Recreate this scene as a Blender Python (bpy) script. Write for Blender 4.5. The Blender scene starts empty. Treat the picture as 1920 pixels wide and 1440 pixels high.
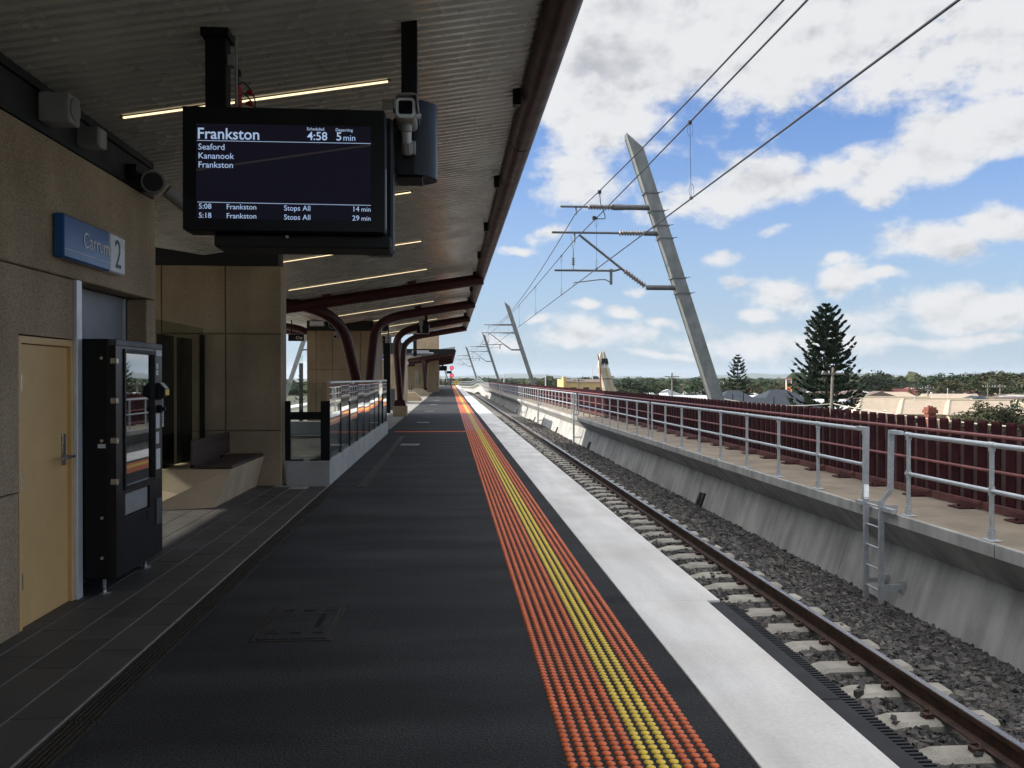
import bpy, math, random
import numpy as np
from mathutils import Vector, Matrix
R = random.Random(7)
rad = math.radians
scene = bpy.context.scene
COL = scene.collection

# ------------------------------------------------------------------ camera
YAW, PITCH, EYE, F = rad(4.18), rad(0.394), 1.65, 1600.0
cd = bpy.data.cameras.new('camera'); cam = bpy.data.objects.new('camera', cd); COL.objects.link(cam)
cd.lens = 30.0; cd.sensor_width = 36.0; cd.clip_start = 0.1; cd.clip_end = 60000
cam.location = (0, 0, EYE); cam.rotation_euler = (math.pi/2-PITCH, 0, -YAW)
scene.camera = cam
scene.cycles.use_denoising = True
scene.cycles.max_bounces = 10
scene.cycles.diffuse_bounces = 5
scene.cycles.transparent_max_bounces = 16
scene.cycles.sample_clamp_indirect = 6.0
vs = scene.view_settings
vs.view_transform = 'Standard'; vs.look = 'None'; vs.gamma = 1.0; vs.use_curve_mapping = False
vs.exposure = 1.1

HAZE = 4e-5
SUN_EL, SUN_AZ = rad(27), rad(-75)      # azimuth measured clockwise from +Y
_F = Vector((math.sin(YAW), math.cos(YAW), 0)); _R = Vector((math.cos(YAW), -math.sin(YAW), 0)); _Z = Vector((0, 0, 1))
_Fp = _F*math.cos(PITCH)-_Z*math.sin(PITCH); _Up = _Z*math.cos(PITCH)+_F*math.sin(PITCH)
def at(u, v, zc):
    return Vector((0, 0, EYE))+_R*((u-960)/F*zc)+_Up*((720-v)/F*zc)+_Fp*zc
def on_y(u, v, Y):
    d = _R*((u-960)/F)+_Up*((720-v)/F)+_Fp
    return Vector((0, 0, EYE))+d*(Y/d.y)

# ------------------------------------------------------------------ world: sky with cumulus
def nn(t, typ, **k):
    n = t.nodes.new(typ)
    for a, b in k.items(): setattr(n, a, b)
    return n
W = bpy.data.worlds.new('World'); scene.world = W; W.use_nodes = True
t = W.node_tree; t.nodes.clear(); L = t.links.new
def mth(op, a, b=None, c=None, clamp=False):
    n = nn(t, 'ShaderNodeMath', operation=op, use_clamp=clamp)
    for i, x in enumerate((a, b, c)):
        if x is None: continue
        if isinstance(x, (int, float)): n.inputs[i].default_value = x
        else: L(x, n.inputs[i])
    return n.outputs[0]
def mrange(x, a, b, c, d, smooth=True):
    n = nn(t, 'ShaderNodeMapRange', interpolation_type='SMOOTHSTEP' if smooth else 'LINEAR')
    L(x, n.inputs[0])
    for i, q in enumerate((a, b, c, d)): n.inputs[1+i].default_value = q
    return n.outputs[0]
def wmix(f, a, b):
    n = nn(t, 'ShaderNodeMix', data_type='RGBA')
    for i, x in ((0, f), (6, a), (7, b)):
        if isinstance(x, (int, float)): n.inputs[i].default_value = x
        elif isinstance(x, tuple): n.inputs[i].default_value = x
        else: L(x, n.inputs[i])
    return n.outputs[2]
sky = nn(t, 'ShaderNodeTexSky', sky_type='NISHITA')
sky.sun_disc = False; sky.sun_elevation = SUN_EL; sky.sun_rotation = SUN_AZ; sky.air_density = 1.0; sky.dust_density = 0.6; sky.ozone_density = 2.0; sky.altitude = 10
tc = nn(t, 'ShaderNodeTexCoord'); sp = nn(t, 'ShaderNodeSeparateXYZ'); L(tc.outputs['Generated'], sp.inputs[0])
az = mth('ARCTAN2', sp.outputs[0], sp.outputs[1])
el = mth('ARCSINE', sp.outputs[2])
cb = nn(t, 'ShaderNodeCombineXYZ'); L(az, cb.inputs[0]); L(el, cb.inputs[1])
ae = cb.outputs[0]
def px_ae(u, v):
    d = (at(u, v, 1.0)-Vector((0, 0, EYE))).normalized()
    return math.atan2(d.x, d.y), math.asin(d.z)
# distortion of the az/el chart so cloud edges billow
wn = nn(t, 'ShaderNodeTexNoise'); L(ae, wn.inputs['Vector']); wn.inputs['Scale'].default_value = 9; wn.inputs['Detail'].default_value = 3
ws = nn(t, 'ShaderNodeVectorMath', operation='SUBTRACT'); L(wn.outputs['Color'], ws.inputs[0]); ws.inputs[1].default_value = (.5, .5, .5)
wm = nn(t, 'ShaderNodeVectorMath', operation='MULTIPLY_ADD'); L(ws.outputs[0], wm.inputs[0]); wm.inputs[1].default_value = (.07, .05, 0); L(ae, wm.inputs[2])
aed = wm.outputs[0]
# the day's clouds: centre, half-widths (photo pixels = angles), tilt, weight
BLOBS = [(1100, 575, 42, 16, 0, .7), (1245, 600, 62, 17, 0, .66), (1425, 592, 70, 17, 0, .64), (1700, 648, 160, 18, 0, .66), (1860, 640, 110, 20, 0, .7), (1260, 662, 130, 13, 0, .62), (1005, 592, 42, 15, 0, .66), (1555, 492, 36, 18, 10, .62), (1190, 545, 40, 14, 0, .56), (1660, 520, 70, 18, -8, .56), (1380, 535, 50, 14, 0, .55), (1420, 10, 540, 200, 0, 1.22), (1120, 130, 195, 190, 0, 1.12), (1080, 330, 120, 80, 10, .72), (1790, 255, 270, 72, 12, 1.05), (1390, 362, 210, 58, 8, .85),
         (1560, 325, 170, 45, 14, .7), (1640, 352, 70, 36, 0, .7), (1725, 455, 125, 48, -14, .9), (1890, 425, 90, 40, -10, .8), (1445, 440, 60, 20, 0, .7), (1355, 490, 55, 20, 0, .55),
         (1580, 530, 62, 48, 20, .75), (1470, 560, 110, 38, -12, .62), (1820, 585, 190, 55, 0, .85), (1640, 605, 120, 38, 0, .6), (1150, 588, 55, 24, 0, .75),
         (1020, 440, 60, 22, 8, .55), (955, 470, 50, 14, 8, .5), (1330, 605, 80, 26, 0, .5), (1090, 628, 210, 42, 0, .62), (1500, 640, 420, 50, 0, .55), (930, 640, 60, 40, 0, .55), (1900, 80, 250, 115, 0, 1.0)]
den = None
for (u, v, ru, rv, rot, w) in BLOBS:
    a0, e0 = px_ae(u, v)
    mp = nn(t, 'ShaderNodeMapping', vector_type='TEXTURE'); L(aed, mp.inputs[0])
    mp.inputs['Location'].default_value = (a0, e0, 0); mp.inputs['Rotation'].default_value = (0, 0, rad(rot)); mp.inputs['Scale'].default_value = (ru/F*1.15, rv/F*1.2, 1)
    ln = nn(t, 'ShaderNodeVectorMath', operation='LENGTH'); L(mp.outputs[0], ln.inputs[0])
    b = mrange(ln.outputs['Value'], 0.0, 1.15, w, 0.0)
    den = b if den is None else mth('MAXIMUM', den, b)
# beyond the frame broken cumulus goes on; unseen overhead cover thickened to add light
far = nn(t, 'ShaderNodeTexNoise'); L(tc.outputs['Generated'], far.inputs['Vector']); far.inputs['Scale'].default_value = 2.6; far.inputs['Detail'].default_value = 3
farv = mth('ADD', mrange(far.outputs['Fac'], .42, .66, 0, .9), mrange(el, .42, .60, 0, .55))
a_c, e_c = px_ae(1400, 350)
mp = nn(t, 'ShaderNodeMapping', vector_type='TEXTURE'); L(ae, mp.inputs[0]); mp.inputs['Location'].default_value = (a_c, e_c, 0); mp.inputs['Scale'].default_value = (.42, .36, 1)
ln = nn(t, 'ShaderNodeVectorMath', operation='LENGTH'); L(mp.outputs[0], ln.inputs[0])
den = mth('ADD', den, mth('MULTIPLY', farv, mrange(ln.outputs['Value'], .9, 1.25, 0, 1)))
st = nn(t, 'ShaderNodeVectorMath', operation='MULTIPLY'); L(ae, st.inputs[0]); st.inputs[1].default_value = (1.0, 1.45, 1)
n1 = nn(t, 'ShaderNodeTexNoise'); L(st.outputs[0], n1.inputs['Vector']); n1.inputs['Scale'].default_value = 15; n1.inputs['Detail'].default_value = 9; n1.inputs['Roughness'].default_value = .63
sh = nn(t, 'ShaderNodeVectorMath', operation='ADD'); L(st.outputs[0], sh.inputs[0]); sh.inputs[1].default_value = (-.006, .022, 0)
n2 = nn(t, 'ShaderNodeTexNoise'); L(sh.outputs[0], n2.inputs['Vector']); n2.inputs['Scale'].default_value = 15; n2.inputs['Detail'].default_value = 5; n2.inputs['Roughness'].default_value = .55
dens = mth('ADD', den, mth('MULTIPLY', mth('SUBTRACT', n1.outputs['Fac'], .5), 1.65))
mask = mrange(dens, .20, .66, 0, 1)
big = nn(t, 'ShaderNodeTexNoise'); L(ae, big.inputs['Vector']); big.inputs['Scale'].default_value = 6.5; big.inputs['Detail'].default_value = 2
thick = mth('ADD', mth('MULTIPLY', mth('SUBTRACT', n2.outputs['Fac'], n1.outputs['Fac']), 1.6), mth('MULTIPLY', mrange(big.outputs['Fac'], .46, .72, 0, .9), mrange(dens, .62, 1.25, 0, 1)))
grey = mrange(thick, -.05, .62, 0, 1)
cloud0 = wmix(grey, (3.95, 3.95, 3.98, 1), (2.30, 2.36, 2.52, 1))
# cloud overhead beyond the frame, and sunward, brightened to light the scene more
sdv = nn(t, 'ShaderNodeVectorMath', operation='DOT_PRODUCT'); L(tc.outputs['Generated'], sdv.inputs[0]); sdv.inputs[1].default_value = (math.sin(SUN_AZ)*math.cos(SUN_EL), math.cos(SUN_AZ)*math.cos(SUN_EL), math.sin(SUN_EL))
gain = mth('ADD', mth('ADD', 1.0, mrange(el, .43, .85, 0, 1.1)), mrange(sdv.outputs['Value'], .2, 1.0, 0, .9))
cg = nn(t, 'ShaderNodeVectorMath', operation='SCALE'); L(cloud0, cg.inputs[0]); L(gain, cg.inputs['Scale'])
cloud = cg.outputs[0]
haze_f = mrange(el, 0.0, .30, .78, 0.10)
skyc = nn(t, 'ShaderNodeMix', data_type='RGBA', blend_type='MULTIPLY'); skyc.inputs[0].default_value = 1; L(sky.outputs[0], skyc.inputs[6]); skyc.inputs[7].default_value = (.45, .60, .86, 1)
base = wmix(haze_f, skyc.outputs[2], (2.25, 2.75, 3.3, 1))
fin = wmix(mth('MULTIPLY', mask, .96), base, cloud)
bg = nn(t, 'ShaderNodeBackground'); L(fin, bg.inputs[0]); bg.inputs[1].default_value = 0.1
wo = nn(t, 'ShaderNodeOutputWorld'); L(bg.outputs[0], wo.inputs[0])

sd = bpy.data.lights.new('sun', 'SUN'); sun = bpy.data.objects.new('sun', sd); COL.objects.link(sun)
sd.energy = 3.2; sd.angle = rad(0.53); sd.color = (1.0, .94, .84)
_sdir = Vector((math.sin(SUN_AZ)*math.cos(SUN_EL), math.cos(SUN_AZ)*math.cos(SUN_EL), math.sin(SUN_EL)))
sun.rotation_euler = _sdir.to_track_quat('Z', 'Y').to_euler(); sun.location = (-40, 20, 40)

# ------------------------------------------------------------------ materials
MATS = {}
def mat(name, c1, c2=None, rough=.6, metal=0.0, scale=6.0, detail=6, fine=0.0, fscale=180.0, bump=0.0, bscale=None, spec=.5, streak=None, stretch=(1, 1, 1), rnd=0.0, lo=.35, hi=.65, coat=0.0, spots=None):
    if name in MATS: return MATS[name]
    m = bpy.data.materials.new(name); m.use_nodes = True; T = m.node_tree; b = T.nodes['Principled BSDF']
    b.inputs['Roughness'].default_value = rough; b.inputs['Metallic'].default_value = metal; b.inputs['Specular IOR Level'].default_value = spec
    if coat: b.inputs['Coat Weight'].default_value = coat
    LK = T.links.new
    g = T.nodes.new('ShaderNodeNewGeometry')
    mp = T.nodes.new('ShaderNodeMapping'); LK(g.outputs['Position'], mp.inputs[0]); mp.inputs['Scale'].default_value = stretch
    n = T.nodes.new('ShaderNodeTexNoise'); LK(mp.outputs[0], n.inputs['Vector']); n.inputs['Scale'].default_value = scale; n.inputs['Detail'].default_value = detail
    mr = T.nodes.new('ShaderNodeMapRange'); LK(n.outputs['Fac'], mr.inputs[0]); mr.inputs[1].default_value = lo; mr.inputs[2].default_value = hi
    mx = T.nodes.new('ShaderNodeMix'); mx.data_type = 'RGBA'; LK(mr.outputs[0], mx.inputs[0])
    mx.inputs[6].default_value = (*c1, 1); mx.inputs[7].default_value = (*(c2 or c1), 1)
    col = mx.outputs[2]
    def mul(col, val):
        q = T.nodes.new('ShaderNodeMix'); q.data_type = 'RGBA'; q.blend_type = 'MULTIPLY'; q.inputs[0].default_value = 1
        LK(col, q.inputs[6]); LK(val, q.inputs[7]); return q.outputs[2]
    if fine:
        f = T.nodes.new('ShaderNodeTexNoise'); LK(g.outputs['Position'], f.inputs['Vector']); f.inputs['Scale'].default_value = fscale; f.inputs['Detail'].default_value = 3
        fr = T.nodes.new('ShaderNodeMapRange'); LK(f.outputs['Fac'], fr.inputs[0]); fr.inputs[1].default_value = .3; fr.inputs[2].default_value = .7; fr.inputs[3].default_value = 1-fine; fr.inputs[4].default_value = 1+fine
        col = mul(col, fr.outputs[0])
    if streak:
        s2 = T.nodes.new('ShaderNodeMapping'); LK(g.outputs['Position'], s2.inputs[0]); s2.inputs['Scale'].default_value = streak[1]
        s = T.nodes.new('ShaderNodeTexNoise'); LK(s2.outputs[0], s.inputs['Vector']); s.inputs['Scale'].default_value = streak[2]; s.inputs['Detail'].default_value = 5
        sr = T.nodes.new('ShaderNodeMapRange'); LK(s.outputs['Fac'], sr.inputs[0]); sr.inputs[1].default_value = .38; sr.inputs[2].default_value = .66; sr.inputs[3].default_value = 1-streak[0]; sr.inputs[4].default_value = 1+streak[0]
        col = mul(col, sr.outputs[0])
    if rnd:
        oi = T.nodes.new('ShaderNodeObjectInfo'); rr = T.nodes.new('ShaderNodeMapRange'); LK(oi.outputs['Random'], rr.inputs[0]); rr.inputs[3].default_value = 1-rnd; rr.inputs[4].default_value = 1+rnd
        col = mul(col, rr.outputs[0])
    if spots:
        vo = T.nodes.new('ShaderNodeTexVoronoi'); LK(g.outputs['Position'], vo.inputs['Vector']); vo.inputs['Scale'].default_value = spots[0]
        vr = T.nodes.new('ShaderNodeMapRange'); LK(vo.outputs['Distance'], vr.inputs[0]); vr.inputs[1].default_value = spots[1]*.6; vr.inputs[2].default_value = spots[1]; vr.inputs[3].default_value = .55; vr.inputs[4].default_value = 0
        q = T.nodes.new('ShaderNodeMix'); q.data_type = 'RGBA'; LK(vr.outputs[0], q.inputs[0]); LK(col, q.inputs[6]); q.inputs[7].default_value = (*spots[2], 1); col = q.outputs[2]
    LK(col, b.inputs['Base Color'])
    # roughness varies a little with the same noise
    rv = T.nodes.new('ShaderNodeMapRange'); LK(n.outputs['Fac'], rv.inputs[0]); rv.inputs[1].default_value = .3; rv.inputs[2].default_value = .7; rv.inputs[3].default_value = max(0.015, rough-.07); rv.inputs[4].default_value = min(1, max(.02, rough+.07))
    LK(rv.outputs[0], b.inputs['Roughness'])
    if bump:
        bn = T.nodes.new('ShaderNodeTexNoise'); LK(g.outputs['Position'], bn.inputs['Vector']); bn.inputs['Scale'].default_value = bscale or fscale; bn.inputs['Detail'].default_value = 4
        bp = T.nodes.new('ShaderNodeBump'); bp.inputs['Strength'].default_value = bump; bp.inputs['Distance'].default_value = .01; LK(bn.outputs['Fac'], bp.inputs['Height']); LK(bp.outputs[0], b.inputs['Normal'])
    MATS[name] = m
    return m
def emis(name, c, s):
    if name in MATS: return MATS[name]
    m = bpy.data.materials.new(name); m.use_nodes = True; b = m.node_tree.nodes['Principled BSDF']
    b.inputs['Base Color'].default_value = (*c, 1); b.inputs['Emission Color'].default_value = (*c, 1); b.inputs['Emission Strength'].default_value = s
    MATS[name] = m; return m
def glass(name, tint, refl=1.0, ior=1.5):
    if name in MATS: return MATS[name]
    m = bpy.data.materials.new(name); m.use_nodes = True; T = m.node_tree; T.nodes.clear(); LK = T.links.new
    tr = T.nodes.new('ShaderNodeBsdfTransparent'); tr.inputs[0].default_value = (*tint, 1)
    gl = T.nodes.new('ShaderNodeBsdfGlossy'); gl.inputs['Roughness'].default_value = .015; gl.inputs[0].default_value = (.95, .97, .97, 1)
    lw = T.nodes.new('ShaderNodeLayerWeight'); lw.inputs[0].default_value = .5
    pw = T.nodes.new('ShaderNodeMath'); pw.operation = 'POWER'; LK(lw.outputs['Facing'], pw.inputs[0]); pw.inputs[1].default_value = 5
    ma = T.nodes.new('ShaderNodeMath'); ma.operation = 'MULTIPLY_ADD'; LK(pw.outputs[0], ma.inputs[0]); ma.inputs[1].default_value = .95; ma.inputs[2].default_value = .045
    mm = T.nodes.new('ShaderNodeMath'); mm.operation = 'MULTIPLY'; mm.use_clamp = True; LK(ma.outputs[0], mm.inputs[0]); mm.inputs[1].default_value = refl
    mx = T.nodes.new('ShaderNodeMixShader'); LK(mm.outputs[0], mx.inputs[0]); LK(tr.outputs[0], mx.inputs[1]); LK(gl.outputs[0], mx.inputs[2])
    o = T.nodes.new('ShaderNodeOutputMaterial'); LK(mx.outputs[0], o.inputs[0])
    MATS[name] = m; return m

m_tan = mat('precast_concrete', (.33, .247, .152), (.25, .188, .117), rough=.8, scale=1.3, detail=8, fine=.42, fscale=110, bump=.25, bscale=140, streak=(.10, (1.5, 1.5, .22), 2.2))
m_tan2 = mat('bench_concrete', (.44, .34, .22), (.36, .28, .18), rough=.75, scale=2.2, fine=.22, fscale=150, bump=.15)
m_door = mat('door_paint', (.62, .40, .165), (.56, .36, .15), rough=.42, scale=3, fine=.05, fscale=90, bump=.03)
m_black = mat('black_paint', (.0035, .004, .005), (.005, .0055, .0065), rough=.48, spec=.22, scale=4)
m_blackmatt = mat('black_matt', (.006, .006, .007), (.009, .009, .010), rough=.7, scale=4)
m_blacksat = mat('black_satin', (.005, .006, .008), (.0065, .007, .0095), rough=.32, spec=.3, scale=3)
m_asph = mat('asphalt', (.016, .0165, .0175), (.030, .0305, .031), rough=.8, spec=.3, scale=.9, detail=9, fine=.75, fscale=75, bump=.9, bscale=95, streak=(.40, (.35, 1.5, 1), 1.3), spots=(1.7, .030, (.085, .083, .078)))
m_white = mat('edge_paint', (.85, .825, .78), (.69, .655, .59), rough=.6, scale=1.1, detail=9, lo=.40, hi=.72, fine=.06, fscale=45, spots=(3.1, .035, (.30, .28, .25)), bump=.12, bscale=90, streak=(.10, (2.5, .35, 1), 1.3))
m_org = mat('orange_plastic', (.74, .145, .025), (.64, .12, .022), rough=.45, scale=5, fine=.06, rnd=.12)
m_yel = mat('yellow_plastic', (.85, .60, .05), (.78, .54, .05), rough=.45, scale=5, fine=.06, rnd=.1)
m_tile = mat('bluestone_tile', (.046, .044, .040), (.058, .055, .050), rough=.62, scale=5, fine=.2, fscale=160, bump=.15, rnd=.2)
m_grout = mat('grout', (.30, .29, .27), (.24, .235, .22), rough=.9, scale=12)
m_grate = mat('grate_steel', (.03, .027, .022), (.04, .036, .03), rough=.5, scale=14, metal=.3)
m_pave = mat('paving', (.30, .28, .24), (.25, .235, .205), rough=.75, scale=2, fine=.12, fscale=90)
m_soff = mat('soffit_metal', (.49, .485, .445), (.43, .425, .39), rough=.26, metal=.25, scale=2, fine=.04, fscale=60)
m_roof = mat('roof_sheet', (.35, .35, .33), (.30, .30, .28), rough=.5, scale=2)
m_maroon = mat('maroon_steel', (.046, .010, .011), (.038, .009, .010), rough=.46, spec=.3, scale=5, fine=.06)
m_maroon2 = mat('fence_paint', (.042, .009, .012), (.030, .007, .009), rough=.75, spec=.12, scale=4, fine=.15, fscale=50, rnd=.2)
m_pipe = mat('fence_rail_paint', (.27, .095, .088), (.20, .068, .064), rough=.45, scale=6, fine=.12, fscale=70)
m_kick = mat('kick_plate_paint', (.13, .040, .036), (.09, .028, .026), rough=.55, scale=6, fine=.2, fscale=40)
m_screen_bk = mat('backing_screen', (.105, .060, .053), (.078, .046, .042), rough=.8, scale=8, fine=.2)
m_galv = mat('galvanised_steel', (.60, .63, .64), (.50, .53, .545), rough=.42, metal=.55, scale=9, fine=.14, fscale=60)
m_mast = mat('mast_steel', (.23, .245, .24), (.17, .185, .18), rough=.55, metal=.3, scale=3, fine=.1, fscale=40, streak=(.1, (3, 3, .25), 2.0))
m_conc = mat('wall_concrete', (.43, .425, .40), (.30, .295, .28), rough=.8, scale=1.2, fine=.1, fscale=80, bump=.12, streak=(.16, (.35, 3.2, .35), 1.5))
m_kerb = mat('kerb_concrete', (.36, .36, .34), (.29, .29, .275), rough=.8, scale=2.5, fine=.15, fscale=90, bump=.1)
m_walk = mat('walkway_concrete', (.29, .232, .17), (.20, .165, .125), rough=.85, scale=1.5, fine=.22, fscale=70, bump=.2)
m_ball = None
m_bed = mat('ballast_bed', (.085, .079, .072), (.14, .13, .118), rough=.9, scale=16, detail=8, fine=.5, fscale=26, bump=1.0, bscale=22)
m_sleep = mat('sleeper_concrete', (.40, .375, .32), (.29, .27, .23), rough=.85, scale=4, fine=.2, fscale=70, bump=.15, rnd=.14)
m_railrust = mat('rail_rust', (.085, .038, .021), (.045, .024, .016), rough=.62, scale=7, fine=.3, fscale=40, metal=.2)
m_railtop = mat('rail_polish', (.62, .63, .65), (.5, .5, .52), rough=.25, metal=1.0, scale=8, stretch=(8, .5, 1))
m_arm = mat('arm_steel', (.16, .165, .17), (.12, .125, .13), rough=.5, metal=.3, scale=9)
m_por = mat('porcelain', (.24, .215, .19), (.19, .165, .15), rough=.35, scale=10)
m_wire = mat('wire_copper', (.035, .036, .04), (.05, .05, .052), rough=.5, metal=.4, scale=3)
m_timber = mat('dark_timber', (.050, .030, .022), (.030, .019, .015), rough=.5, scale=5, stretch=(1, .12, 6), fine=.1)
m_speaker = mat('grey_plastic', (.25, .25, .245), (.21, .21, .205), rough=.55, scale=6)
m_grille = mat('speaker_grille', (.13, .13, .13), (.18, .18, .18), rough=.6, scale=90)
m_alum = mat('aluminium_trim', (.66, .68, .70), (.58, .60, .62), rough=.4, metal=.4, scale=7)
m_slate = mat('slate_panel', (.055, .060, .066), (.048, .052, .058), rough=.5, scale=4)
m_steel = mat('stainless', (.5, .49, .47), (.42, .41, .40), rough=.25, metal=.9, scale=20)
m_blue = mat('sign_blue', (.022, .10, .30), (.020, .09, .27), rough=.22, scale=2)
m_signw = mat('sign_white', (.62, .64, .66), (.58, .60, .62), rough=.3, scale=3)
m_signink = mat('sign_ink', (.012, .013, .015), rough=.4)
m_lab = mat('label_paper', (.62, .62, .60), (.5, .5, .5), rough=.6, scale=60)
m_red = mat('red_plastic', (.42, .018, .014), (.32, .014, .012), rough=.4, scale=6)
m_cable = mat('cable', (.012, .012, .012), rough=.5)
m_green = mat('exit_green', (.005, .055, .04), (.005, .048, .036), rough=.3)
m_cream = mat('crane_paint', (.52, .48, .38), (.46, .41, .31), rough=.5, scale=1.5, streak=(.25, (1, 1, .2), 3.0))
m_rust = mat('crane_stain', (.34, .26, .15), (.42, .34, .21), rough=.7, scale=2)
m_trunk = mat('bark', (.10, .08, .06), (.06, .05, .04), rough=.9, scale=3)
m_wood = mat('pole_timber', (.22, .19, .155), (.15, .13, .11), rough=.85, scale=3, stretch=(3, 3, .3))
m_pine = mat('pine_foliage', (.012, .024, .014), (.028, .044, .022), rough=.75, scale=1.2, detail=3, spec=.2)
def leafmat(n, a, b): return mat(n, a, b, rough=.7, scale=.6, detail=4, spec=.2, rnd=.25)
m_leaf = [leafmat('foliage_dark', (.018, .032, .016), (.036, .055, .024)), leafmat('foliage_mid', (.030, .045, .020), (.060, .075, .032)), leafmat('foliage_olive', (.050, .052, .026), (.085, .082, .042))]
m_glass = glass('balustrade_glass', (.86, .90, .88), 1.0)
m_vglass = glass('display_glass', (.16, .18, .20), 2.6)
m_glassdk = glass('screen_glass', (.74, .77, .74), .4)
m_lamp = emis('lamp_strip', (1.0, .80, .48), .75)
m_txt = emis('screen_text', (.50, .66, .95), .25)
m_scr = mat('screen_black', (.006, .006, .013), rough=-.05, spec=.16)
m_lcd = mat('lcd_black', (.006, .006, .013), rough=-.05, spec=.14)
_b = m_lcd.node_tree.nodes['Principled BSDF']; _b.inputs['Emission Color'].default_value = (.42, .40, .75, 1); _b.inputs['Emission Strength'].default_value = .006
m_sigred = emis('signal_red', (1.0, .03, .05), 3.0)

# ------------------------------------------------------------------ mesh helpers
class MB:
    def __init__(s): s.v = []; s.f = []
    def quadf(s, pts): i = len(s.v); s.v += [tuple(p) for p in pts]; s.f.append(tuple(range(i, i+len(pts)))); return s
    def box(s, x0, x1, y0, y1, z0, z1):
        i = len(s.v)
        s.v += [(x0, y0, z0), (x1, y0, z0), (x1, y1, z0), (x0, y1, z0), (x0, y0, z1), (x1, y0, z1), (x1, y1, z1), (x0, y1, z1)]
        s.f += [(i, i+3, i+2, i+1), (i+4, i+5, i+6, i+7), (i, i+1, i+5, i+4), (i+1, i+2, i+6, i+5), (i+2, i+3, i+7, i+6), (i+3, i, i+4, i+7)]; return s
    def bbox(s, x0, x1, y0, y1, z0, z1, b=.006):
        # box with chamfered edges
        if x1-x0 < 2.2*b or y1-y0 < 2.2*b or z1-z0 < 2.2*b: return s.box(x0, x1, y0, y1, z0, z1)
        i = len(s.v); xs = ((x0, x0+b), (x1, x1-b)); ys = ((y0, y0+b), (y1, y1-b)); zs = ((z0, z0+b), (z1, z1-b))
        def vid(a, c, d, k): return i+((a*2+c)*2+d)*3+k
        for a in (0, 1):
            for c in (0, 1):
                for d in (0, 1):
                    s.v += [(xs[a][0], ys[c][1], zs[d][1]), (xs[a][1], ys[c][0], zs[d][1]), (xs[a][1], ys[c][1], zs[d][0])]
        for k, o in ((0, 0), (1, 1), (2, 2)):
            for w in (0, 1):
                def q(p, r):
                    if k == 0: return vid(w, p, r, 0)
                    if k == 1: return vid(p, w, r, 1)
                    return vid(p, r, w, 2)
                s.f.append((q(0, 0), q(1, 0), q(1, 1), q(0, 1)))
        for p in (0, 1):
            for r in (0, 1):
                s.f.append((vid(p, r, 0, 0), vid(p, r, 1, 0), vid(p, r, 1, 1), vid(p, r, 0, 1)))
                s.f.append((vid(p, 0, r, 0), vid(p, 1, r, 0), vid(p, 1, r, 2), vid(p, 0, r, 2)))
                s.f.append((vid(0, p, r, 1), vid(1, p, r, 1), vid(1, p, r, 2), vid(0, p, r, 2)))
        for a in (0, 1):
            for c in (0, 1):
                for d in (0, 1): s.f.append((vid(a, c, d, 0), vid(a, c, d, 1), vid(a, c, d, 2)))
        return s
    def prism(s, poly, y0, y1, axis='y'):
        # poly in (x,z) extruded along y ; or (y,z) along x ; or (x,y) along z
        i = len(s.v); n = len(poly)
        for w in (y0, y1):
            for (a, b) in poly: s.v.append((a, w, b) if axis == 'y' else ((w, a, b) if axis == 'x' else (a, b, w)))
        s.f.append(tuple(range(i, i+n))); s.f.append(tuple(range(i+2*n-1, i+n-1, -1)))
        for k in range(n): s.f.append((i+k, i+n+k, i+n+(k+1) % n, i+(k+1) % n))
        return s
    def tube(s, path, r, n=8, cap=True, flat=1.0):
        P = [Vector(p) for p in path]; m = len(P); i = len(s.v)
        rs = r if isinstance(r, (list, tuple)) else [r]*m
        tg = [(P[min(k+1, m-1)]-P[max(k-1, 0)]).normalized() for k in range(m)]
        up = Vector((0, 0, 1)) if abs(tg[0].z) < .95 else Vector((1, 0, 0))
        u = tg[0].cross(up).normalized()
        for k in range(m):
            u = (u-tg[k]*u.dot(tg[k])).normalized(); w = tg[k].cross(u)
            for j in range(n):
                a = 2*math.pi*(j+.5)/n; s.v.append(tuple(P[k]+(u*math.cos(a)+w*math.sin(a)*flat)*rs[k]))
        for k in range(m-1):
            for j in range(n): s.f.append((i+k*n+j, i+k*n+(j+1) % n, i+(k+1)*n+(j+1) % n, i+(k+1)*n+j))
        if cap: s.f.append(tuple(i+j for j in range(n-1, -1, -1))); s.f.append(tuple(i+(m-1)*n+j for j in range(n)))
        return s
    def ribbed(s, a, b, r0, r1, n, sides=10):
        # ribbed insulator from a to b
        a = Vector(a); b = Vector(b); path = []; rr = []
        for k in range(n):
            for q, x in ((0.05, r0), (.42, r1), (.58, r1), (.95, r0)): path.append(a.lerp(b, (k+q)/n)); rr.append(x)
        return s.tube(path, rr, sides)
    def disc(s, c, nrm, r, th=.01, n=16):
        c = Vector(c); nrm = Vector(nrm).normalized(); return s.tube([c-nrm*th/2, c+nrm*th/2], r, n)
def fillet(pts, r, n=8):
    P = [Vector(p) for p in pts]; out = [P[0]]
    for k in range(1, len(P)-1):
        a = (P[k-1]-P[k]); b = (P[k+1]-P[k]); d = min(r, a.length*.49, b.length*.49)
        p0 = P[k]+a.normalized()*d; p1 = P[k]+b.normalized()*d
        for j in range(n+1):
            q = j/n; out.append(p0*(1-q)**2+P[k]*2*q*(1-q)+p1*q*q)
    out.append(P[-1]); return out
def root_loc(o):
    v = Vector((0, 0, 0))
    while o is not None: v += o.location; o = o.parent
    return v
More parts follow.
